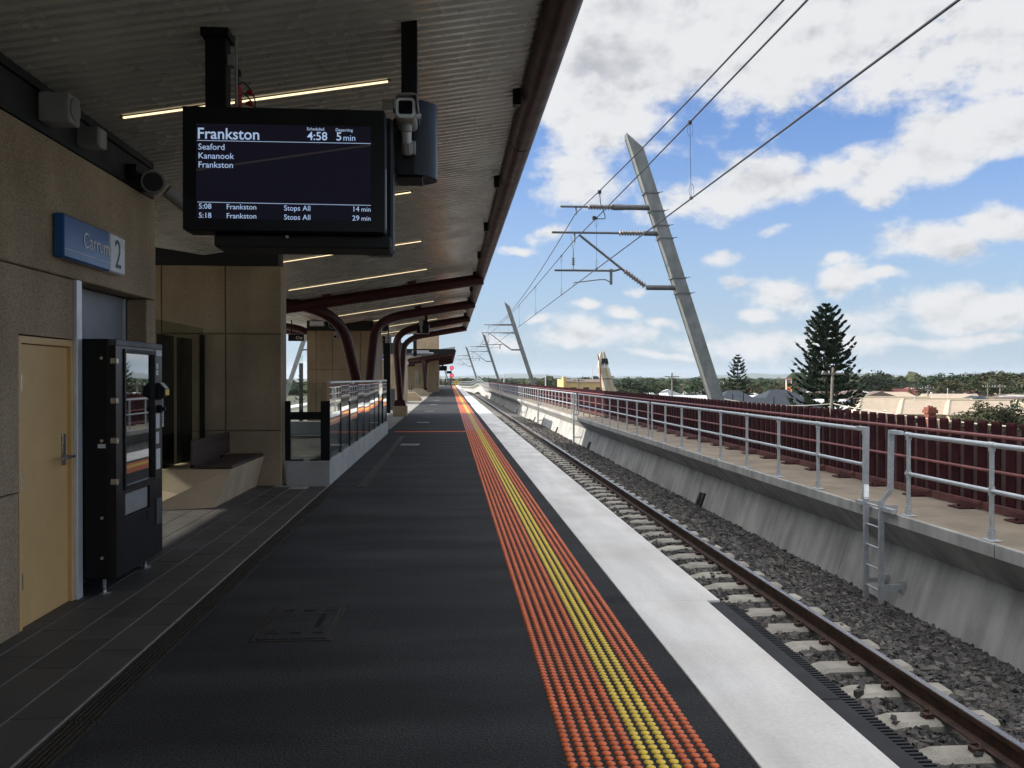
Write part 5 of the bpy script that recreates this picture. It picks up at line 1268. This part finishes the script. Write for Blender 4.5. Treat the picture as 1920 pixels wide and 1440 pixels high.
def house(label, c, w, d, hw, hr, mroof, mwall, ridge='x', gable=False, rz=0, win=True, group=None, name='house'):
    t_ = thing(name, label, 'house', (c[0], c[1], GZ), group); t_.rotation_euler = (0, 0, rz)
    ob('wall', MB().box(-w/2, w/2, -d/2, d/2, 0, hw), mwall, t_, world=False)
    ob('roof', hip(MB(), -w/2, w/2, -d/2, d/2, hw+.003, hw+hr, .45, ridge, gable), mroof, t_, world=False)
    if win:
        n = max(2, int(w/4))
        for k in range(n):
            xx = -w/2+w*(k+.5)/n; ob('window', MB().box(xx-.6, xx+.6, -d/2-.05, -d/2-.005, .9, 2.2), m_win, t_, world=False)
    return t_
# tan-roofed house: three stepped hipped wings
th = thing('tan_roof_house', 'large house with three stepped tan metal hip roofs beyond the fence', 'house', (*at(1750, 780, 150).xy, GZ))
th.rotation_euler = (0, 0, rad(-10))
for k, (xa, xb, ya, yb, zr) in enumerate(((-13.0, 2.0, -1.5, 6.5, 5.75), (-6.5, 8.0, -3.6, 4.6, 5.5), (.5, 14.8, -5.7, 3.0, 5.3))):
    ob('wall', MB().box(xa, xb, ya, yb, 0, 2.95), m_wcream, th, world=False)
    ob('roof', hip(MB(), xa, xb, ya, yb, 2.953, zr, .5, hf=.45), m_rtan, th, world=False)
    xa_, xb_, ya_, yb_ = xa-.5, xb+.5, ya-.5, yb+.5; hh_ = (yb_-ya_)/2*.45; ym_ = (ya_+yb_)/2; rc = MB()
    for (p_, q_) in (((xa_, ya_), (xa_+hh_, ym_)), ((xb_, ya_), (xb_-hh_, ym_)), ((xa_+hh_, ym_), (xb_-hh_, ym_))):
        za_ = 2.98 if p_[1] != ym_ else zr+.03; rc.tube([(*p_, za_), (*q_, zr+.03)], .13, 5)
    ob('ridge_cap', rc, m_wcream, th, world=False); ob('gutter', MB().box(xa_, xb_, ya_-.12, ya_, 2.86, 2.98), m_wcream, th, world=False)
    for q in range(3): xx = xa+(xb-xa)*(q+.5)/3; ob('window', MB().box(xx-.7, xx+.7, ya-.05, ya-.005, .9, 2.2), m_win, th, world=False)
for (xx, yy, zt) in ((-3.2, 0, 6.1), (2.0, -1, 7.4)): ob('flue', MB().tube([(xx, yy, 4.8), (xx, yy, zt)], .06, 6), m_alum, th, world=False)
ch_ = at(1744, 775, 100)
bh = house('low dark roofed cottage with a red brick chimney just beyond the fence', (ch_.x, ch_.y+3), 9, 8, 2.5, 1.2, m_rbrown, m_wwhite)
m = MB().box(-.45, .45, -3.45, -2.55, 2.2, 5.05).box(-.62, .62, -3.62, -2.38, 5.05, 5.45).box(-.5, .5, -3.5, -2.5, 5.45, 5.75).box(-.56, .56, -3.56, -2.44, 4.6, 4.7)
ob('chimney', m, m_brick, bh, world=False); ob('chimney_pot', MB().tube([(-.15, -3, 5.75), (-.15, -3, 5.95)], .15, 8).tube([(.2, -3, 5.75), (.2, -3, 5.9)], .12, 8), m_brick, bh, world=False)
# slate-roofed pavilion with finials
pvc = at(1440, 760, 128)
pv = thing('slate_pavilion', 'blue grey slate roofed shopping pavilion with pointed finials behind the fence', 'building', (pvc.x, pvc.y, GZ))
for (xa, xb, ya, yb, zr, zw) in ((-9.0, 7.0, -4, 6, 6.2, 4.3), (-6.5, 1.5, 3, 14, 7.2, 4.6), (0, 9.5, 2, 14, 7.3, 4.6)):
    ob('wall', MB().box(xa, xb, ya, yb, 0, zw), m_wcream, pv, world=False); ob('roof', hip(MB(), xa, xb, ya, yb, zw+.003, zr, .5), m_rgrey, pv, world=False)
for (u, vt) in ((1374, 738), (1394, 736), (1451, 743)):
    p = at(u, vt, 124)-pv.location
    ob('finial', MB().tube([(p.x, p.y, p.z), (p.x, p.y, p.z-1.2), (p.x, p.y, p.z-1.5), (p.x, p.y, p.z-2.6)], [.06, .10, .36, .6], 6), m_black, pv, world=False)
house('long white metal roofed shed beside the leaning mast', at(1345, 760, 152).xy, 17, 16, 5.0, 1.1, m_rwhite, m_wwhite, gable=True, name='metal_shed')
ybp = at(1092, 730, 205)
ybt = thing('yellow_building', 'long yellow building with a stepped parapet end beside the crane boom', 'building', (ybp.x, ybp.y, GZ))
ob('wall', MB().box(-4.6, 4.9, -5, 6, 0, 8.2), m_wyel, ybt, world=False)
ob('roof', hip(MB(), -4.6, 4.9, -5, 6, 8.203, 8.9, .2, hf=.2), m_rbrown, ybt, world=False)
ob('parapet', MB().box(-5.3, -4.62, -5.4, 6.2, 0, 8.9).box(-5.35, -4.6, -5.45, -2.5, 8.9, 9.5), m_wyel, ybt, world=False)
ob('parapet', MB().box(4.92, 7.4, -4, 4, 0, 7.0), m_wyel, ybt, world=False)
for q in range(3): ob('window', MB().box(-3.6+q*3, -2.2+q*3, -5.06, -5.005, 5.6, 7.0), m_win, ybt, world=False)
house('low grey flat building beside the crane', at(1185, 735, 170).xy, 11, 9, 4.8, .3, m_wwhite, m_wcream, name='low_building')
# scattered houses of the suburb
MARKS = [(1000, 'the second overhead mast'), (1140, 'the crane boom'), (1260, 'the crossarm pole'), (1325, 'the big overhead mast'), (1383, 'the small Norfolk pine'), (1480, 'the pylon sign'), (1550, 'the tall Norfolk pine'), (1744, 'the brick chimney'), (1845, 'the olive bush')]
ORD = ['nearest', 'second nearest', 'third nearest', 'fourth nearest', 'fifth nearest', 'sixth nearest', 'seventh nearest', 'eighth nearest', 'ninth nearest', 'tenth nearest', 'eleventh nearest', 'twelfth nearest']
def where(u):
    if u < MARKS[0][0]: return 'before '+MARKS[0][1]
    for (a, na), (b, nb) in zip(MARKS[:-1], MARKS[1:]):
        if u < b: return 'between %s and %s' % (na, nb)
    return 'beyond '+MARKS[-1][1]
def label_lot(items):
    # items: (object, what, u, distance)
    d = {}
    for it in items: d.setdefault((it[1], where(it[2])), []).append(it)
    for (what, wh), li in d.items():
        li.sort(key=lambda q: q[3])
        for k, it in enumerate(li): it[0]['label'] = ('%s %s' % (what, wh)) if len(li) == 1 else '%s %s %s' % (ORD[min(k, 11)], what, wh)
lot = []
roofs = [(m_rwhite, 'white'), (m_rwhite, 'white'), (m_rgrey, 'slate grey'), (m_rtan, 'tan'), (m_rbrown, 'brown'), (m_rred, 'red tiled')]
hspots = []
rr = random.Random(12)
for k in range(58):
    zc = rr.choice((165, 180, 200, 225, 250, 290, 340, 400)); u = rr.uniform(1090, 1990)
    hspots.append((u, zc*rr.uniform(.92, 1.08)))
for k, (u, zc) in enumerate(hspots):
    p = at(u, 740, zc); mr, nm = rr.choice(roofs)
    hh_ = house('%s roofed suburban house' % nm, p.xy, rr.uniform(9, 15), rr.uniform(8, 11), rr.uniform(2.7, 3.6), rr.uniform(1.4, 2.3), mr, rr.choice((m_wcream, m_wwhite, m_wwhite)), 'x' if rr.random() < .6 else 'y', rr.random() < .3, rr.uniform(-.4, .4), win=zc < 320, group='houses of the suburb')
    lot.append((hh_, '%s roofed house' % nm, u, zc))
# trees
protos = []
for k in range(6):
    mt = m_leaf[k % 3]; sd_ = 40+k
    crown = leaf_blob(900, 1, 1, .85, .085, sd_, 30)
    me = mesh_of(crown, 'crown', mt); tk = mesh_of(MB().tube([(0, 0, -1.6), (.03, 0, -.9), (0, .02, -.1)], [.09, .07, .03], 6).tube([(0, 0, -.7), (.3, .1, .1)], [.05, .02], 5).tube([(0, 0, -.6), (-.28, -.12, .15)], [.05, .02], 5), 'trunk', m_trunk)
    protos.append((me, tk))
lbl = ['dark green rounded tree among the roofs beyond the fence', 'mid green bushy tree among the roofs beyond the fence', 'olive green loose tree among the roofs beyond the fence']
def tree(u, zc, h, w, k, label=None, group=None, base=GZ):
    p = at(u, 740, zc); t_ = thing('tree', label or lbl[k % 3], 'tree', (p.x, p.y, base), group or 'trees of the suburb')
    if label is None: lot.append((t_, ('dark rounded tree', 'green bushy tree', 'olive loose tree')[k % 3], u, zc))
    me, tk = protos[k]; s = h/2.45
    for nm, q in (('crown', me), ('trunk', tk)):
        o = bpy.data.objects.new(nm, q); COL.objects.link(o); o.parent = t_; o.location = (0, 0, 1.6*s); o.scale = (w/2, w/2, s)
    t_.rotation_euler = (0, 0, R.uniform(0, 6)); return t_
bu = thing('olive_bush', 'big olive brown bush behind the fence at the edge of the tan roof', 'bush', (*at(1845, 800, 92).xy, GZ))
ob('crown', MB(), m_leaf[2], bu) if False else None
cm = leaf_blob(6500, 3.9, 3.0, 3.1, .16, 77, 60, -.9); cm.v = [(x, y, z+3.25) for (x, y, z) in cm.v]; ob('crown', cm, m_leaf[2], bu, world=False)
ob('trunk', MB().tube([(0, 0, 0), (.1, 0, 1.8)], [.2, .1], 6).tube([(0, 0, .4), (.9, .3, 2.4)], [.12, .05], 5), m_trunk, bu, world=False)
tree(1905, 98, 6.3, 4.6, 0, 'dark green shrub beside the big olive bush', 'shrubs by the olive bush')
rt = random.Random(33)
for k in range(80):
    zc = rt.uniform(185, 460); u = rt.uniform(1040, 2050)
    if u < 1300 and zc < 210: continue
    h = rt.uniform(6, 9.6)*(1 if zc > 220 else .8)
    if 1640 < u and zc > 260: h = rt.uniform(8, 11.5)
    tree(u, zc, h, h*rt.uniform(.8, 1.5), rt.randrange(6))
for k in range(14): tree(rt.uniform(900, 1060), rt.uniform(260, 480), rt.uniform(6, 9), rt.uniform(6, 11), rt.randrange(6))
label_lot(lot)
# far woods as one mass, out to the foot of the hills
def far_woods():
    rg = np.random.default_rng(3); V = []; TN = []
    n = 3600; zc = 430*np.exp(rg.uniform(0, 2.7, n)); u = rg.uniform(-200, 2200, n)
    NS = 7
    for i in range(n):
        if u[i] < 840 and zc[i] > 900: continue
        p = at(u[i], 709, zc[i]); tall = 1.0 if u[i] < 1500 else 1.18
        hh = rg.uniform(4.8, 9.2)*tall*(1+.2*(zc[i] > 1500)); ww = rg.uniform(6, 13)*(1+zc[i]/2500)
        if rg.uniform() < .12: hh *= rg.uniform(1.15, 1.5)
        if u[i] < 1480: hh *= .82
        C = np.array([p.x, p.y, GZ]); n0 = len(V)
        # ragged dome
        ring = []
        for (q, zz) in ((.42, .15), (.5, .45), (.43, .74), (.25, .93)):
            a = np.arange(NS)*6.283/NS+rg.uniform(0, 1); r_ = ww*q*rg.uniform(.78, 1.18, NS)
            ring.append(np.stack([np.cos(a)*r_, np.sin(a)*r_, hh*(zz+rg.uniform(-.07, .07, NS))], -1)+C)
        topv = C+np.array([0, 0, hh])
        for k in range(3):
            for j in range(NS):
                j2 = (j+1) % NS; V.append([ring[k][j], ring[k][j2], ring[k+1][j2]]); V.append([ring[k][j], ring[k+1][j2], ring[k+1][j]])
        for j in range(NS): V.append([ring[3][j], ring[3][(j+1) % NS], topv])
        # loose sprays breaking the outline
        m_ = 26 if zc[i] < 1100 else 6
        th_ = rg.uniform(0, 6.28, m_); ph = rg.uniform(.3, 1.02, m_); rr_ = np.sqrt(np.clip(1.02-ph**2, .02, 1))*.5*ww*rg.uniform(.85, 1.1, m_)
        c = np.stack([p.x+np.cos(th_)*rr_, p.y+np.sin(th_)*rr_, GZ+hh*ph], -1)
        for j in range(m_): V.append(c[j]+rg.normal(0, 1, (3, 3))*ww*.065)
        TN += [rg.uniform(0, 1)]*(3*(len(V)-n0))
    V = np.array(V).reshape(-1, 3); return V, np.arange(len(V)), np.array(TN)
def woods_material():
    m = bpy.data.materials.new('woods_foliage'); m.use_nodes = True; T = m.node_tree; b = T.nodes['Principled BSDF']; LK = T.links.new
    a = T.nodes.new('ShaderNodeAttribute'); a.attribute_name = 'tone'; r = T.nodes.new('ShaderNodeValToRGB'); LK(a.outputs['Fac'], r.inputs[0])
    r.color_ramp.elements[0].color = (.012, .022, .012, 1); r.color_ramp.elements[1].color = (.085, .080, .042, 1)
    for q, c in ((.35, (.024, .038, .018)), (.65, (.040, .055, .024)), (.85, (.055, .062, .030))): e = r.color_ramp.elements.new(q); e.color = (*c, 1)
    LK(r.outputs[0], b.inputs['Base Color']); b.inputs['Roughness'].default_value = .8; b.inputs['Specular IOR Level'].default_value = .15
    return m
v_, f_2, tn_ = far_woods()
fwd = raw_mesh('distant_woods', v_, f_2, 3, woods_material(), kind='stuff', tone=tn_); fwd['label'] = 'mass of dark trees stretching to the hills'
# power poles and wires
def power_pole(label, u, vt, zc, lean=0, arm=True):
    p = at(u, vt, zc); t_ = thing('power_pole', label, 'power pole', (p.x, p.y, GZ))
    ob('pole', MB().tube([(p.x-lean, p.y, GZ), (p.x, p.y, p.z)], [.19, .13], 8), m_wood, t_)
    if arm:
        ob('crossarm', MB().box(p.x-1.3, p.x+1.3, p.y-.08, p.y+.08, p.z-.75, p.z-.6), m_wood, t_)
        m = MB()
        for dx in (-1.15, -.45, .45, 1.15): m.tube([(p.x+dx, p.y, p.z-.6), (p.x+dx, p.y, p.z-.35)], .06, 6)
        ob('insulators', m, m_signw, t_, kind='stuff')
    return p
P1 = power_pole('leaning pale timber power pole in front of the tall pine', 1562, 689, 92, .5)
P2 = power_pole('timber power pole with crossarm in front of the dark trees', 1260, 699, 150)
power_pole('thin far power pole near the yellow building', 1085, 708, 190)
power_pole('thin timber power pole beside the white metal roof', 1344, 713, 140)
for (u, vt, zc, lb) in ((1740, 722, 175, 'thin grey pole above the tan roof'), (1852, 720, 200, 'thin pole with crossarm behind the tan roof house'), (1875, 720, 190, 'tall thin pole beside the gabled roof')): power_pole(lb, u, vt, zc)
for (u, vt, zc, lb) in ((1111, 688, 240, 'slim grey lamp mast beyond the yellow building'), (1023, 695, 240, 'slim pale lamp mast beyond the second overhead mast'), (945, 700, 260, 'slim lamp mast among the far trees')):
    p = at(u, vt, zc); o = ob('lamp_mast', MB().tube([(p.x, p.y, GZ), (p.x, p.y, p.z)], [.22, .14], 6), m_alum); tag(o, lb, 'lamp mast')
def cable(label, a, b, sag, r=.02, mt=None):
    a, b = Vector(a), Vector(b); pts = [a.lerp(b, q/12)-Vector((0, 0, 4*sag*(q/12)*(1-q/12))) for q in range(13)]
    o = ob('power_cable', MB().tube(pts, r, 5), mt or m_wire); tag(o, label, 'cable', 'street power cables')
m_palec = mat('pale_cable', (.45, .42, .36), rough=.6)
low = P1-Vector((0, 0, 3.9))
cable('thick pale service cable from the leaning pole towards the brick chimney', low, at(1900, 800, 60), .25, .045, m_palec)
cable('thick pale service cable from the leaning pole towards the slate pavilion', low, at(1330, 742, 100), .6, .045, m_palec)
for dx, lb in ((-1.1, 'upper street wire from the leaning pole over the tan roof'), (1.1, 'second street wire from the leaning pole over the tan roof')): cable(lb, P1+Vector((dx, 0, -.4)), at(1950, 742, 200)+Vector((dx, 0, 0)), 1.0, .022)
cable('street wire sagging between the far poles behind the crane', at(1170, 706, 175), P2+Vector((-1, 0, -.4)), 1.2, .02)
cable('thin stay wire slanting down from the leaning pole', P1+Vector((.2, 0, -2.4)), at(1622, 756, 110), .1, .02)

# crane boom
cr_ = at(1146, 760, 58)
cb2 = thing('crane_boom', 'cream telescopic crane boom rising behind the maroon fence', 'crane', (cr_.x+.25, cr_.y, GZ))
top = at(1131, 690, 58)
def tbox(m, a, b, wa, wb, da, db_):
    a, b = Vector(a), Vector(b); i = len(m.v)
    for c, w, d in ((a, wa, da), (b, wb, db_)): m.v += [(c.x-w, c.y-d, c.z), (c.x+w, c.y-d, c.z), (c.x+w, c.y+d, c.z), (c.x-w, c.y+d, c.z)]
    m.f += [(i+3, i+2, i+1, i), (i+4, i+5, i+6, i+7)]+[(i+j, i+(j+1) % 4, i+4+(j+1) % 4, i+4+j) for j in range(4)]; return m
dirv = Vector(at(1131, 685, 58))-Vector(at(1143, 732, 58)); base_ = top-dirv.normalized()*8.8
ob('boom', tbox(MB(), base_, top, .40, .33, .55, .5), m_cream, cb2)
nrm_y = -.56
ob('wear_strip', tbox(MB(), base_+Vector((.06, -.555, 0)), top+Vector((.06, -.505, 0)),   .10, .08, .004, .004), m_rust, cb2)
mid_ = at(1138, 707, 58); ob('collar', tbox(MB(), mid_-dirv.normalized()*.08, mid_+dirv.normalized()*.08,   .39, .39, .575, .575), m_cream, cb2)
hd_ = top+dirv.normalized()*.02; tip = at(1129, 664, 58)
ob('boom_head', tbox(MB(), hd_, tip, .31, .18, .46, .3), m_cream, cb2); ob('head_grille', tbox(MB(), hd_+Vector((.05, -.47, .25)), hd_+Vector((.03, -.43, .62)),   .24, .19, .02, .02), m_blackmatt, cb2)
ob('sheave', MB().disc(tip+Vector((-.08, -.1, .05)), (1, 0, 0), .17, .07, 14).disc(tip+Vector((.12, -.1, .02)), (1, 0, 0), .15, .07, 14).box(tip.x-.3, tip.x+.3, tip.y-.05, tip.y+.05, tip.z-.35, tip.z-.28), m_rust, cb2)
ob('hook_line', MB().tube([at(1123, 668, 57.4), at(1125, 690, 57.4), at(1127, 730, 57.4)], [.02, .035, .05], 6).tube([at(1121, 664, 57.4), at(1123, 676, 57.4)], .035, 6), m_brick, cb2)
ob('rope', MB().tube([tip+Vector((.02, -.35, 0)), hd_+Vector((.03, -.52, 0))], .03, 5), m_alum, cb2)
# pylon sign
ps = at(1479.5, 724, 168); s_ = 168/F
py = thing('pylon_sign', 'small orange bordered shop pylon sign with a blue emblem above the slate roof', 'sign', (ps.x, ps.y, GZ))
hw_ = 5.2*s_; z0_, z1_ = EYE+(709-737)*s_, EYE+(709-711)*s_
ob('cabinet', MB().box(ps.x-hw_, ps.x+hw_, ps.y, ps.y+.4, z0_-2.2, z1_), m_signw, py)
m_orn = mat('sign_orange', (.72, .30, .03), rough=.4); m_navy = mat('sign_navy', (.03, .06, .25), rough=.4); m_cyan = mat('sign_cyan', (.10, .38, .62), rough=.4)
ob('border', MB().box(ps.x-hw_, ps.x+hw_*.75, ps.y-.03, ps.y-.005, z0_, z1_), m_orn, py)
ob('emblem', MB().box(ps.x-hw_*.68, ps.x+hw_*.45, ps.y-.06, ps.y-.035, z0_+(z1_-z0_)*.46, z1_-.18), m_navy, py)
ob('emblem_stripe', MB().box(ps.x-hw_*.45, ps.x+hw_*.22, ps.y-.09, ps.y-.065, z0_+(z1_-z0_)*.52, z1_-.38), m_cyan, py)
ob('lower_panel', MB().box(ps.x-hw_*.6, ps.x+hw_*.4, ps.y-.06, ps.y-.035, z0_+(z1_-z0_)*.2, z0_+(z1_-z0_)*.34), m_red, py)
ob('cap', hip(MB(), ps.x-hw_, ps.x+hw_, ps.y, ps.y+.4, z1_+.002, z1_+.35, .1), m_rbrown, py)

if HAZE: haze(HAZE)
